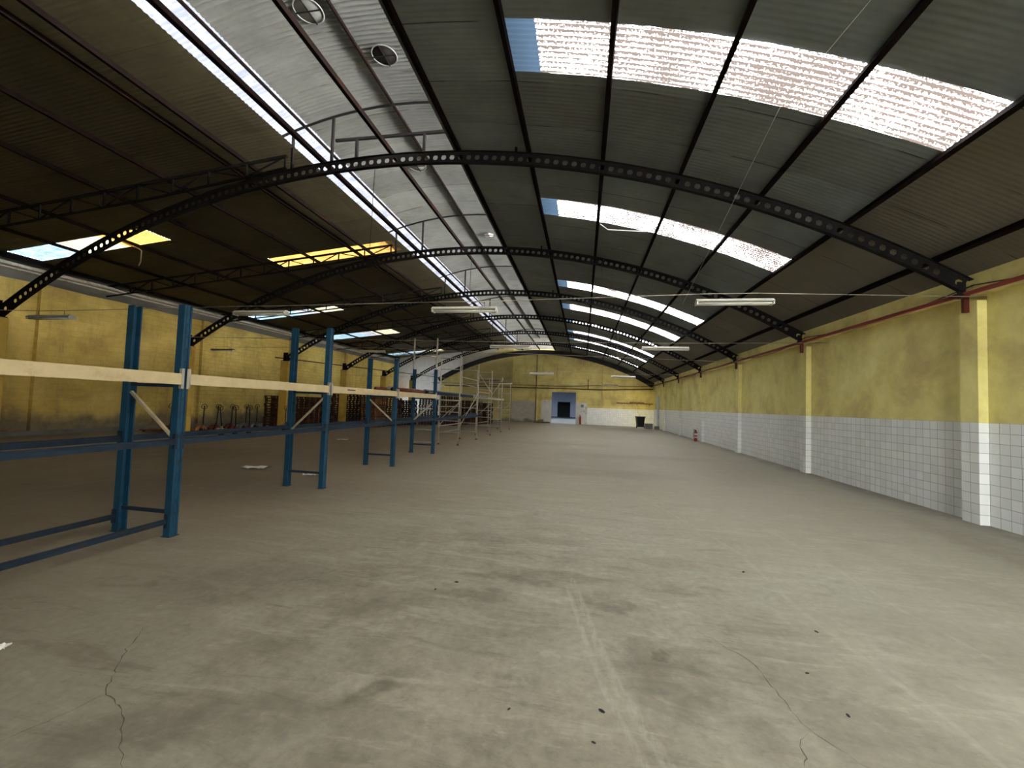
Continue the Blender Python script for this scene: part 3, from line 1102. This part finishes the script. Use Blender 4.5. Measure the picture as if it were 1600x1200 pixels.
tag(MB().tube([(XL + .1, YB, 5.72), (XL + .1, YE, 5.72)], 0.03, 8).build('wall_conduit', M['galv'], None, True), 'pale metal conduit along the head of the left wall', 'pipe')
t = thing('wall_pipe', 'brown pipe running across the end wall above the doorway', 'pipe', (0, YE - .12, 0))
MB().tube([(-13.8, 0, 3.36), (2.0, 0, 3.36), (6.4, 0, 3.52)], 0.045, 8).build('pipe', M['brown'], t, True)
t = thing('wall_pipe', 'thinner brown pipe just above the main one on the end wall', 'pipe', (0, YE - .12, 0))
MB().tube([(-13.8, 0, 3.62), (-1.5, 0, 3.60), (1.0, 0, 3.72), (6.4, 0, 3.78)], 0.028, 8).build('pipe', M['brown'], t, True)
tag(MB().tube([(0.45, YE - .06, 3.4), (0.45, YE - .06, 4.3)], 0.035, 8).build('wall_pipe', M['brown'], None, True), 'short upright brown pipe on the end wall, right of the doorway', 'pipe')
tag(MB().tube([(-4.5, YE - .17, 0.0), (-4.5, YE - .17, 6.6)], 0.04, 8).build('wall_pipe', M['brown'], None, True), 'full-height brown downpipe left of the white pier on the end wall', 'pipe')
tag(MB().tube([(1.75, YE - .06, 2.9), (1.75, YE - .06, 5.6)], 0.03, 8).build('wall_pipe', M['wall_end'], None, True), 'yellow painted upright pipe on the end wall, right of the doorway', 'pipe')
tag(MB().tube([(XL + .3, 22.6, 4.1), (-13.8, YE - .3, 4.1)], 0.035, 8).build('slanting_pipe', M['brown'], None, True), 'long brown pipe crossing the far left corner above the pallets', 'pipe')

# ------------------------------------------------------------------ fluorescent fittings on wires
lampA = thing('fluorescent_light', 'x', 'ceiling light', (0, 0, 0), 0, 'unlit twin tube lights hung on wires')
MB().prism([(-.10, .0), (-.03, .055), (.03, .055), (.10, .0), (.085, -.006), (-.085, -.006)], 'x', -.65, .65).build('housing', M['white'], lampA)
for yy in (-.05, .05):
    MB().tube([(-.61, yy, -.035), (.61, yy, -.035)], 0.017, 10).build('tube', M['lampglass'], lampA, True)
for xx in (-.64, .64):
    MB().box(xx - .012, xx + .012, -.08, .08, -.055, .0).build('end_cap', M['white'], lampA)
for xx in (-.4, .4):
    MB().tube([(xx, 0, .05), (xx, 0, .16)], .005, 6).build('hanger', M['steel_dark'], lampA, True)
lights = [(2.66, 8.0, 3.70, 'unlit white twin tube light at the right, largest one'), (-2.34, 7.7, 3.52, 'unlit twin tube light in front of the bright roof slot, nearest row'),
          (-7.12, 7.95, 3.53, 'unlit twin tube light over the blue racks, nearest row'), (-12.8, 7.8, 3.42, 'dim unlit tube light against the left wall, nearest row'),
          (-2.37, 13.0, 3.55, 'unlit tube light at the middle of the second row'), (2.32, 12.55, 3.48, 'unlit tube light at the right of the second row'),
          (-10.1, 18.3, 4.02, 'unlit tube light under the left slope near the dark roof corner'), (-18.2, 18.0, 3.95, 'dark tube light close to the yellow block wall at left'),
          (-2.27, 22.4, 3.42, 'unlit tube light against the end wall, above left of the doorway'), (2.16, 23.4, 3.42, 'unlit tube light against the end wall, upper right of the doorway'),
          (2.2, 35.2, 3.55, 'small dark tube light low on the end wall at the right'), (-11.9, 33.0, 3.25, 'small dark tube light hanging before the bright yellow corner'),
          (-4.76, 23.6, 2.92, 'small dark tube light beyond the scaffold frames')]
lampB = thing('fluorescent_light', 'x', 'ceiling light', (0, 0, 0), 0, 'unlit twin tube lights hung on wires')
for ch in list(lampA.children):
    c = ch.copy()
    C.objects.link(c)
    c.parent = lampB
    if ch.name.startswith('housing'):
        c.data = ch.data.copy()
        c.data.materials[0] = simple('brown_lamp_paint', (0.13, 0.075, 0.035), 0.6, 0, .2, 4)
usedB = False
for i, (x, y, z, lab) in enumerate(lights):
    if i in (7, 10, 11, 12):
        if not usedB:
            usedB = True
            lampB.location = (x, y, z)
            lampB['label'] = lab
        else:
            dup(lampB, lab, (x, y, z))
        continue
    if i == 0:
        lampA.location = (x, y, z)
        lampA['label'] = lab
    else:
        dup(lampA, lab, (x, y, z))
wire_rows = [([3, 2, 1, 0], 'nearest row of tube lights'), ([4, 5], 'second row of tube lights'), ([7, 6], 'two lights of the third bay'), ([12, 8, 9], 'far row of tube lights'), ([11, 10], 'two farthest lights')]
for idx, lab in wire_rows:
    P = []
    y0_ = lights[idx[0]][1]
    if idx[0] == 3 or idx[0] == 7:
        P.append((XL + .02, y0_, lights[idx[0]][2] + .3))
    else:
        P.append((-14.93, y0_, lights[idx[0]][2] + .25))
    for q in idx:
        x, y, z, _ = lights[q]
        P += [(x - .4, y, z + .157), (x + .4, y, z + .157)]
    P.append((6.54, lights[idx[-1]][1], min(3.75, lights[idx[-1]][2] + .2)))
    o = MB().tube(P, 0.007, 5).build('support_wire', M['galv'], None, True)
    tag(o, 'thin wire stretched across the hall, carrying the ' + lab, 'wire', 'wires across the hall')
for (x, y, z0, z1, lab) in [(-4.68, 8.15, 4.9, 6.83, 'thin black wire hanging from the nearest arch below the lantern'), (-3.93, 13.459, 5.2, 6.83, 'thin wire hanging from the second arch under the lantern'), (1.85, 24.08, 4.2, 5.97, 'thin pale wire hanging below the far skylights')]:
    tag(MB().tube([(x, y, z0), (x + .03, y, z1)], .006, 5).build('hanging_wire', M['black'] if x < 0 else M['galv'], None, True), lab, 'wire')
t = thing('hanging_rod', 'broken thin white rod dangling under the second right skylight', 'rod', (0.55, 10.95, 6.40))
MB().tube([(-.22, .0, .16), (-.02, 0, .0)], .009, 6).build('arm', M['white'], t, True)
MB().tube([(-.02, 0, 0), (0.96, 0, -.09)], .011, 6).build('rod', M['white'], t, True)
t = thing('bent_conduit', 'bent white conduit hanging below the leftmost skylight', 'pipe', (-13.9, 10.4, 0))
MB().tube([(-.9, 0, 6.52), (0.1, 0, 6.14), (0.2, 0, 6.08), (.2, 0, 5.74), (.13, 0, 5.6)], .018, 7).build('conduit', M['ochre'], t, True)
tag(MB().tube([(3.0, 1.6, 5.75), (1.95, 4.6, 4.9), (2.0, 9.0, 3.92)], .0025, 5).build('loose_cord', M['white'], None, True), 'pale thin cord running up over the nearest skylight', 'cord')
tag(MB().tube([(0.6, 13.0, 6.5), (.45, 12.9, 6.1), (.5, 12.8, 5.75), (.8, 12.9, 5.5)], .006, 5).build('loose_cord', M['black'], None, True), 'dark curled cord dangling from the second arch', 'cord')

# ------------------------------------------------------------------ pallet racking
PF, PB, PY, PD = -4.77, -5.51, 4.165, 2.88


def post_profile(sgn=1):
    return [(-.045, -.05), (.045, -.05), (.045, -.03), (.032, -.03), (.032, -.022), (.045, -.012), (.045, .012), (.032, .022), (.032, .03), (.045, .03), (.045, .05), (-.045, .05), (-.045, .035), (.02, .035), (.02, -.035), (-.045, -.035)]


def rack_frame(k, h, label):
    t = thing('rack_frame', label, 'rack upright', ((PF + PB) / 2, PY + PD * k, 0), 0, 'blue rack uprights in a row')
    for s in (1, -1):
        x = s * (PF - PB) / 2
        poly = [(x + p * s, q) for p, q in post_profile()]
        o = MB().prism(poly, 'z', 0.004, h).build('post', M['blue'], t)
        MB().box(x - .06, x + .06, -.065, .065, 0, .005).build('foot_plate', M['blue_dull'], o)
        hs = MB()
        for i in range(int(h / 0.15) - 1):
            zz = .1 + i * .15
            xo = x + s * .0455
            hs.box(min(xo, xo + s * .001), max(xo, xo + s * .001), -.004 + .0, .004, zz, zz + .035)
        hs.build('perforations', M['black'], o)
    d = (PF - PB) / 2 - .03
    zig = [(.30, 1), (1.05, -1), (1.75, 1), (2.35, -1), (2.6, 1)] if k % 2 else [(.30, -1), (1.12, 1), (1.72, -1), (2.3, 1)]
    MB().bar((-d, 0, 1.78), (d, 0, 1.78), .03, .04).build('cross_brace', M['blue_dull'], t)
    MB().bar((-d, 0, .28), (d, 0, .28), .03, .04).build('cross_brace', M['blue_dull'], t)
    a, b = (zig[1], zig[2])
    MB().bar((a[1] * d, .0, a[0] + .02), (b[1] * d, .0, b[0] - .03), .03, .03).build('diagonal_brace', M['ochre'], t)
    return t


HP = [2.755, 3.02, 2.76, 2.74]
RL = ['tall blue rack frame nearest the viewer, at the left', 'blue rack frame second from the viewer, the tallest of the row',
      'blue rack frame third from the viewer, in front of orange pallets', 'blue rack frame farthest away, beside the scaffold frames']
for k in range(4):
    rack_frame(k, HP[k], RL[k])
rack_frame(-1, 2.75, 'blue rack frame outside the left edge of the picture')


def beam(name, x, k, z0, z1, wd, mat, label, group, kend=None):
    y0, y1 = PY + PD * k + .052, PY + PD * (k + 1) - .052
    t = thing(name, label, 'rack beam', (x, 0, 0), 0, group)
    MB().prism([(-wd / 2, z0), (wd / 2, z0), (wd / 2, z1 - .02), (wd / 2 - .014, z1 - .02), (wd / 2 - .014, z1), (-wd / 2, z1)], 'y', y0, y1).build('beam', mat, t)
    for y in (y0, y1):
        s = 1 if x > (PF + PB) / 2 else -1
        sy = 1 if y == y1 else -1
        MB().box(-.02, .03, min(y, y + sy * .012), max(y, y + sy * .012), z0 - .05, z1 + .06).box(s * .024 - .004, s * .024 + .004, min(y - .01, y + sy * .045), max(y - .01, y + sy * .022), z0 - .05, z1 + .06).build('end_connector', M['galv'] if mat == M['cream'] else M['blue_dull'], t)
    return t


bays = ['in the bay nearest the viewer', 'between the first and second blue frames', 'between the second and third blue frames', 'between the third and fourth blue frames']
for k in range(-1, 3):
    beam('rack_beam', PF + .055, k, 1.795, 1.925, .05, M['cream'], 'cream rack beam ' + bays[k + 1], 'cream beams on the rack front')
    beam('rack_beam', PF + .02, k, 1.08, 1.15, .045, M['blue_dull'], 'dull blue waist-high front beam ' + bays[k + 1], 'blue waist-high beams')
    beam('rack_beam', PB - .02, k, 1.08, 1.15, .045, M['blue_dull'], 'dull blue waist-high rear beam ' + bays[k + 1], 'blue waist-high beams')
beam('rack_beam', PF - .02, -1, .15, .205, .045, M['blue_dull'], 'dull blue beam near the floor at the front, nearest bay', 'blue beams near the floor')
beam('rack_beam', PB - .02, -1, .15, .205, .045, M['blue_dull'], 'dull blue beam near the floor at the rear, nearest bay', 'blue beams near the floor')
o = MB().box(PF + .0805, PF + .081, PY + PD * 1 + .55, PY + PD * 1 + .85, 1.86, 1.88).build('faint_marking', M['black'])
for q in bpy.data.objects:
    if q.get('label') == 'cream rack beam between the second and third blue frames':
        o.location = (-q.location.x, 0, 0)
        o.parent = q

# galvanised scaffold frames carrying on the same line
def ladder(k, h, label):
    t = thing('scaffolding', label, 'scaffold', ((PF + PB) / 2 - .08, PY + PD * k + (.17 if k == 3 else 0), 0), 0, 'galvanised scaffold frames beyond the blue racks')
    for s in (1, -1):
        x = s * .40
        o = MB().tube([(x, 0, .02), (x, 0, h if s > 0 else h - (.0 if k == 3 else .06))], .026, 10).build('pole', M['galv'], t, True)
        MB().lathe([(.06, 0), (.06, .015), (.03, .02), (.03, .06)], (x, 0, 0), 12).build('foot', M['rust'], o, True)
    zs = [.35, .75, 1.45, 2.0, 2.6, 3.2] if k % 2 else [.5, .95, 1.3, 1.75, 2.4, 3.0, h - .1]
    for z in zs:
        MB().tube([(-.40, 0, z), (.40, 0, z)], .017, 8).build('rung', M['galv'], t, True)
    MB().tube([(-.40, 0, .95), (-.1, 0, 1.25), (.40, 0, 1.7)], .014, 6).build('brace', M['galv'], t, True)
    return t


SL = ['tall galvanised scaffold frame right behind the farthest blue frame', 'galvanised scaffold frame, first one past the blue racks', 'galvanised scaffold frame, second one past the blue racks',
      'galvanised scaffold frame, third one past the blue racks', 'galvanised scaffold frame, fourth one past the blue racks', 'galvanised scaffold frame farthest along, nearest the end wall']
SH = [3.80, 3.55, 3.5, 3.45, 3.3, 3.1]
for i in range(6):
    ladder(3 + i, SH[i], SL[i])
XB2, XF2 = (PF + PB) / 2 - .48, (PF + PB) / 2 + .32
def long_tube(x, k0, k1, z0, z1, r, mat, label, grp='tubes linking the scaffold frames'):
    o = MB().tube([(x, PY + PD * k0, z0), (x, PY + PD * k1, z1)], r, 8).build('scaffold_tube', mat, None, True)
    tag(o, label, 'tube', grp)
for i, (k, z) in enumerate([(4, .45), (4, .72), (4, 1.5), (4, 1.78), (6, .6), (6, 2.3), (5, 2.9), (5, 2.55)]):
    side = ['low', 'knee-high', 'chest-high', 'head-high', 'low', 'high', 'topmost', 'second topmost'][i]
    bay = {4: 'first two scaffold frames past the racks', 5: 'second and third scaffold frames', 6: 'third and fourth scaffold frames'}[k]
    long_tube(XB2 - .03, k - .01, k + 1.01, z, z, .018, M['galv'], '%s horizontal tube between the %s' % (side, bay))
for i, (x, k0, k1, z0, z1, lab) in enumerate([(XF2 + .05, 4, 5, .75, 2.2, 'slanting front tube rising away between the first two scaffold frames'), (XB2 - .05, 4, 5, .7, 1.7, 'slanting rear tube rising between the first two scaffold frames'),
                                              (XF2 + .05, 5, 6, 3.0, 2.2, 'slanting tube falling away high beside the second scaffold frame'), (XF2 + .05, 6, 7, 2.2, 3.2, 'slanting tube rising away beside the third scaffold frame')]):
    long_tube(x, k0, k1, z0, z1, .016, M['galv'], lab)
for k, x, z, lab in [(3, XF2 + .04, 1.10, 'grey-blue front beam on the scaffold, bay next to the racks'), (4, XF2 + .04, 1.10, 'grey-blue front beam on the scaffold, second bay'),
                     (3, XB2 - .04, 1.10, 'grey-blue rear beam on the scaffold, bay next to the racks'), (4, XB2 - .04, 1.10, 'grey-blue rear beam on the scaffold, second bay'), (5, XB2 + .3, 1.13, 'grey-blue beam lying across the scaffold, third bay')]:
    o = MB().box(x - .03, x + .03, PY + PD * k + .03, PY + PD * (k + 1) - .03, z - .05, z + .05).build('rack_beam', M['blue_dull'])
    tag(o, lab, 'rack beam', 'grey-blue beams on the scaffold')
# beams and rolls stored on top
for i, (dx, z, k0, k1, mt, lab) in enumerate([(.10, 1.99, 3.0, 5.0, 'blue_dull', 'stored grey-blue beam on the scaffold, front of the bundle'), (-.05, 2.04, 3.1, 6.3, 'grey', 'stored grey beam on the scaffold, middle of the bundle'), (-.22, 1.99, 3.0, 8.2, 'galv', 'stored long pale beam on the scaffold, rear of the bundle')]):
    x = (PF + PB) / 2 + dx - .05
    o = MB().box(x - .05, x + .05, PY + PD * k0, PY + PD * k1, z - .055, z + .055).build('stored_beam', M[mt], None, bevel=.008)
    tag(o, lab, 'beam', 'beams stored on the scaffold')
for i, (x, z, y0, y1, r, mt, lab) in enumerate([(-5.0, 1.985, 10.2, 12.4, .055, 'rust', 'rusty red tube lying on the farthest cream beam bay, front'), (-5.2, 2.0, 10.4, 12.5, .07, 'galv', 'grey rolled tube lying on the farthest bay, middle'), (-5.42, 1.985, 10.1, 12.6, .055, 'rust', 'rusty red tube lying on the farthest bay, rear')]):
    tag(MB().tube([(x, y0, z), (x, y1, z)], r, 12).build('stored_tube', M[mt], None, True), lab, 'tube', 'tubes stored on the rack')
for x in (-5.62, ):
    tag(MB().bar((x + .85, 10.9, 1.91), (x, 10.9, 1.91), .08, .035).build('support_plank', M['plank']), 'brown plank across the third rack bay under the tubes, near end', 'plank')
    tag(MB().bar((x + .85, 12.0, 1.91), (x, 12.0, 1.91), .08, .035).build('support_plank', M['plank']), 'brown plank across the third rack bay under the tubes, far end', 'plank')

# ------------------------------------------------------------------ pallets
def pallet_mb():
    m = MB()
    for y in (-.45, 0, .45):
        for x in (-.55, 0, .55):
            m.box(x - .05, x + .05, y - .05, y + .05, .022, .1)
    for y in (-.45, 0, .45):
        m.box(-.6, .6, y - .05, y + .05, 0, .022)
        m.box(-.6, .6, y - .05, y + .05, .1, .12)
    for i in range(7):
        x = -.6 + i * (1.2 - .1) / 6
        m.box(x, x + .1, -.5, .5, .12, .142)
    return m


PH = .1421
proto = {}
stacks = [(-16.45, 20.2, 12, 'pallet', 'stack left of the second pillar, nearest the pallet trucks'), (-15.95, 21.55, 12, 'pallet', 'stack just right of the second pillar'), (-15.9, 22.95, 12, 'pallet', 'second stack right of the second pillar'),
          (-16.2, 24.7, 14, 'pallet_dark', 'dark stack left of the third pillar'), (-15.9, 26.6, 14, 'pallet_dark', 'dark stack right of the third pillar'), (-15.6, 27.9, 14, 'pallet_dark', 'second dark stack right of the third pillar'), (-12.75, 23.6, 13, 'pallet_light', 'orange stack standing forward of the others'),
          (-12.8, 25.9, 13, 'pallet', 'brown stack behind the orange one'), (-12.3, 27.4, 12, 'pallet_dark', 'dark stack behind the farthest blue frame, left'), (-10.98, 28.3, 13, 'pallet', 'brown stack behind the farthest blue frame, right'),
          (-9.6, 28.9, 16, 'pallet_dark', 'tallest dark stack behind the first scaffold frame'), (-9.3, 30.9, 13, 'pallet_dark', 'dark stack behind the second scaffold frame'), (-8.7, 32.4, 13, 'pallet', 'brown stack right of the dark scaffold stacks'), (-8.1, 33.6, 12, 'pallet_dark', 'dark rightmost stack of all, near the end wall')]
rp = random.Random(7)
for si, (x, y, n, mt, where) in enumerate(stacks):
    rz = pi / 2 if si in (3, 6, 9) else 0.0
    for i in range(n):
        if mt not in proto:
            o = pallet_mb().build('pallet', M[mt])
            proto[mt] = o
        else:
            o = proto[mt].copy()
            C.objects.link(o)
        o.location = (x + rp.uniform(-.03, .03), y + rp.uniform(-.03, .03), i * PH + .0005)
        o.rotation_euler = (0, 0, rz + rp.uniform(-.03, .03))
        pos = 'top pallet, ' if i == n - 1 else 'bottom pallet, ' if i == 0 else '%s pallet up, ' % ORD[i]
        tag(o, pos + where, 'pallet', where)

# ------------------------------------------------------------------ pallet trucks
def jack(loc, rz, lean, mat, label, first=[None]):
    t = thing('pallet_truck', label, 'pallet truck', loc, rz, 'hand pallet trucks along the left wall')
    top = (0, -sin(lean) * 1.0, .28 + cos(lean) * .88)
    MB().tube([(0, -.02, .26), top], .022, 8).build('shaft', M['black'], t, True)
    d = Vector(top) - Vector((0, -.02, .26))
    d.normalize()
    loop = []
    for i in range(16):
        a = 2 * pi * i / 16
        px = .135 * cos(a)
        pz = .12 * sin(a) * (1.0 if sin(a) > 0 else .75)
        loop.append(Vector(top) + Vector((px, 0, 0)) + d * (pz - .05))
    MB().tube(loop, .013, 6, True).build('handle', M['black'], t, True)
    MB().lathe([(.05, .06), (.06, .08), (.06, .26), (.035, .32), (.03, .36)], (0, 0, 0), 12).build('pump', mat, t, True)
    MB().prism([(-.10, .10), (-.26, .10), (-.27, .17), (-.12, .30), (.12, .30), (.27, .17), (.26, .10), (.10, .10), (.08, .2), (-.08, .2)], 'y', .05, .13).build('body', mat, t)
    for s in (-1, 1):
        MB().box(s * .19 - .075, s * .19 + .075, .12, 1.2, .06, .11).build('fork', mat, t, bevel=.01)
        w = MB()
        w.tube([(s * .05 - .025, 0, .09), (s * .05 + .025, 0, .09)], .09, 16)
        w.build('wheel', M['rubber'], t, True)
        w = MB()
        w.tube([(s * .19 - .04, 1.05, .04), (s * .19 + .04, 1.05, .04)], .04, 12)
        w.build('roller', M['rubber'], t, True)
    return t


jk = [(-17.0, 14.5, 1.57, .05, 'rust', 'rusty pallet truck half hidden behind the nearest blue post'), (-16.4, 15.44, 1.55, .05, 'orange', 'orange pallet truck with upright handle, first right of the near post'),
      (-16.4, 16.11, 1.57, .1, 'rust', 'rusty pallet truck with its handle tipped left, next after the orange one'), (-14.7, 14.72, 1.6, -.12, 'ochre', 'cream pallet truck with its handle tipped right'),
      (-16.4, 16.92, 1.57, .05, 'rust', 'rusty pallet truck, left one of the crossed pair in the middle'), (-14.7, 15.40, 1.57, -.02, 'rust', 'rusty pallet truck, right one of the crossed pair in the middle'),
      (-16.4, 17.76, 1.57, .04, 'grey', 'grey pallet truck, left one of the group before the pallets'), (-14.7, 16.14, 1.57, .0, 'rust', 'dark red pallet truck in the group before the pallets'),
      (-16.4, 18.45, 1.57, .02, 'grey', 'grey pallet truck with a single upright handle before the pallets'), (-14.3, 17.9, 1.57, .02, 'grey', 'grey pallet truck right in front of the first pallet stack')]
for (x, y, rz, lean, mt, lab) in jk:
    jack((x, y, 0), rz, lean, M[mt], lab)

# ------------------------------------------------------------------ far right: bin, boxes, extinguishers, plank
t = thing('wheeled_bin', 'black wheeled bin in the far right corner', 'bin', (4.95, 37.3, 0), .1)
m = MB()
n = 0
for z, hx, hy in ((.10, .26, .26), (.95, .34, .36)):
    m.v += [(-hx, -hy, z), (hx, -hy, z), (hx, hy, z), (-hx, hy, z)]
m.f += [(0, 3, 2, 1), (4, 5, 6, 7), (0, 1, 5, 4), (1, 2, 6, 5), (2, 3, 7, 6), (3, 0, 4, 7)]
m.build('body', M['black'], t, bevel=.03)
MB().box(-.37, .37, -.40, .40, .95, 1.02).build('lid', M['black'], t, bevel=.02)
MB().tube([(-.3, .42, .98), (.3, .42, .98)], .02, 8).build('handle', M['black'], t, True)
for s in (-1, 1):
    MB().tube([(s * .33 - .03, -.2, .12), (s * .33 + .03, -.2, .12)], .12, 16).build('wheel', M['rubber'], t, True)
tag(MB().tube([(4.95, 37.3, 1.022), (4.35, 37.1, 2.1)], .012, 6).build('broom_handle', M['galv'], None, True), 'thin pale stick leaning up out of the bin', 'stick')


def crate(x, y, sx, sy, h, mt, lab):
    t = thing('crate', lab, 'box', (x, y, 0), .2)
    MB().box(-sx, sx, -sy, sy, 0, h).build('body', M[mt], t, bevel=.015)
    MB().box(-sx - .01, sx + .01, -sy - .01, sy + .01, h, h + .04).build('lid', M['grey'], t, bevel=.008)
crate(5.55, 36.6, .28, .22, .42, 'grey', 'larger grey box on the floor right of the bin')
crate(6.12, 36.0, .16, .14, .24, 'concrete_sill', 'small grey box against the right wall near the corner')
t = thing('door_panel', 'pale blue door leaf standing open at the far end of the right wall', 'door', (XR - .02, 38.28, 0), 0)
MB().box(-.05, 0, -.86, 0, .02, 2.88).build('leaf', simple('pale_blue_door', (0.45, 0.55, 0.68), .6), t)
MB().box(-.08, -.05, -.80, -.70, 1.0, 1.12).build('handle', M['galv'], t)
pl = thing('wall_plank', 'long brown plank fixed on the end wall above the tiles', 'plank', (0, YE - .12, 0))
MB().box(3.1, 6.4, -.03, .03, 2.10, 2.20).build('plank', M['plank'], pl)
MB().box(4.3, 5.6, -.04, .02, 2.205, 2.28).build('short_plank', M['plank'], pl)
for x in (3.6, 5.0, 6.1):
    MB().box(x - .02, x + .02, .03, .12, 2.0, 2.2).build('bracket', M['steel_dark'], pl)


def extinguisher(loc, h, lab, rz=0, bands=True):
    t = thing('fire_extinguisher', lab, 'fire extinguisher', loc, rz)
    r = .085
    cyl = MB().lathe([(r, 0), (r, h * .72), (r * .85, h * .78), (r * .4, h * .84), (r * .3, h * .86)], n=20).build('cylinder', M['red'], t, True)
    MB().lathe([(r * .35, h * .86), (r * .35, h * .93), (r * .2, h * .95)], n=12).build('valve', M['black'], t, True)
    MB().bar((0, 0, h * .93), (-.14, 0, h * .99), .02, .02).bar((0, 0, h * .90), (-.12, 0, h * .90), .015, .015).build('lever', M['black'], t)
    if bands:
        MB().lathe([(r + .001, h * .28), (r + .0015, h * .28), (r + .0015, h * .40), (r + .001, h * .40)], n=20).build('label_band', M['label_white'], t, True)
        MB().lathe([(r + .001, h * .50), (r + .0015, h * .50), (r + .0015, h * .68), (r + .001, h * .68)], n=20).build('label_band', M['label_white'], t, True)
    MB().tube([(0, -.03, h * .88), (-.10, -.06, h * .86), (-.13, -.05, h * .6), (-.10, -.02, h * .3)], .012, 7).build('hose', M['black'], t, True)
    return t
extinguisher((6.2, 24.3, 0), .66, 'red fire extinguisher standing by the tiled right wall')
extinguisher((-.2, YE - .3, 0), .92, 'tall dark red fire extinguisher beside the blue doorway', 0, False)
t = thing('hose_bracket', 'small white ring bracket on the tiles beside the red extinguisher', 'bracket', (XR - .03, 25.3, .62))
MB().tube([(0, .12 * cos(2 * pi * i / 14), .07 * sin(2 * pi * i / 14)) for i in range(14)], .012, 6, True).build('ring', M['white_clean'], t, True)
tag(MB().box(-.13, .13, -.02, .0, -.13, .13).build('wall_socket_box', M['grey'], None, bevel=.01), 'small grey square box on the white pier right of the doorway', 'box').location = (-.05, YE - .06, 1.75)
for i, (x, z, wd, lab) in enumerate([(-9.2, 3.95, 1.0, 'small rusty rail fixed on the end wall, left of centre')]):
    tag(MB().box(x - wd, x + wd, YE - .1, YE, z, z + .1).build('wall_rail', M['rust']), lab, 'rail')
# rubble at the foot of the white pier
t = thing('rubble_heap', 'low heap of dirt and rubble left of the blue doorway', 'rubble', (-3.7, YE - .45, 0))
t['kind'] = 'stuff'
m = MB()
rr = random.Random(3)
for i in range(40):
    x, y, s = rr.uniform(-.9, .6), rr.uniform(-.15, .2), rr.uniform(.03, .11)
    m.lathe([(s, 0), (s * .8, s * .6), (s * .3, s)], (x, y, 0), 6)
m.build('rubble', M['brown'], t)

# ------------------------------------------------------------------ litter and a sun patch on the floor
def paper(x, y, L, W, rz, lab, seed):
    r = random.Random(seed)
    m = MB()
    nx, ny = 10, 6
    for j in range(ny + 1):
        for i in range(nx + 1):
            u, v = i / nx - .5, j / ny - .5
            taper = 1 - .55 * max(0, -u * 1.6)
            zz = .012 + .03 * abs(sin(u * 7 + seed)) * (1 - abs(v) * 1.2) + r.uniform(0, .022)
            m.v.append((u * L + r.uniform(-.01, .01), v * W * taper + .05 * sin(u * 5), zz))
    for j in range(ny):
        for i in range(nx):
            k = j * (nx + 1) + i
            m.f.append((k, k + 1, k + nx + 2, k + nx + 1))
    o = m.build('litter_or_sunpatch', M['white_clean'])
    o.location = (x, y, 0)
    o.rotation_euler = (0, 0, rz)
    tag(o, lab, 'litter', 'white scraps on the floor')
    return o
paper(-7.45, 8.45, .55, .34, .1, 'largest crumpled white sheet on the floor, left of the second rack frame', 1)
paper(-5.75, 8.05, .28, .12, .0, 'narrow white scrap between the posts of the second rack frame', 2)
paper(-9.55, 15.3, .42, .26, .2, 'white scrap on the floor beyond the second blue frame', 5)
paper(-3.62, 2.06, .10, .06, .5, 'tiny sun patch as a white sheet at the left edge, close to the viewer', 4)  # patch of sunlight, drawn as a small white sheet
for i, (x, y, s, lab) in enumerate([(-1.13, 3.82, .020, 'dark pebble on the pale scuffed patch, left of centre'), (-1.27, 3.63, .014, 'smaller dark pebble on the pale scuffed patch'), (.15, 2.44, .020, 'dark chip beside the scraped wheel track, near the bottom'),
                                  (1.73, 4.83, .022, 'dark flat chip on the floor, centre right'), (1.85, 3.68, .016, 'dark chip on the right wheel track'), (1.5, 3.09, .014, 'small dark chip just right of the crack'),
                                  (1.53, 2.72, .015, 'small dark chip near the bottom right crack'), (.10, 2.21, .012, 'small dark chip near the bottom of the scraped track'), (-.36, 2.34, .011, 'tiny dark chip at the bottom, left of the scraped track')]):
    m = MB().lathe([(s, 0), (s * 1.1, s * .3), (s * .5, s * .7)], (0, 0, 0), 7)
    o = m.build('stone_chip', M['rubber'])
    o.location = (x, y, 0)
    o.scale = (1.0, .5, .6)
    o.rotation_euler = (0, 0, i * 1.3)
    tag(o, lab, 'stone chip', 'dark chips on the floor')
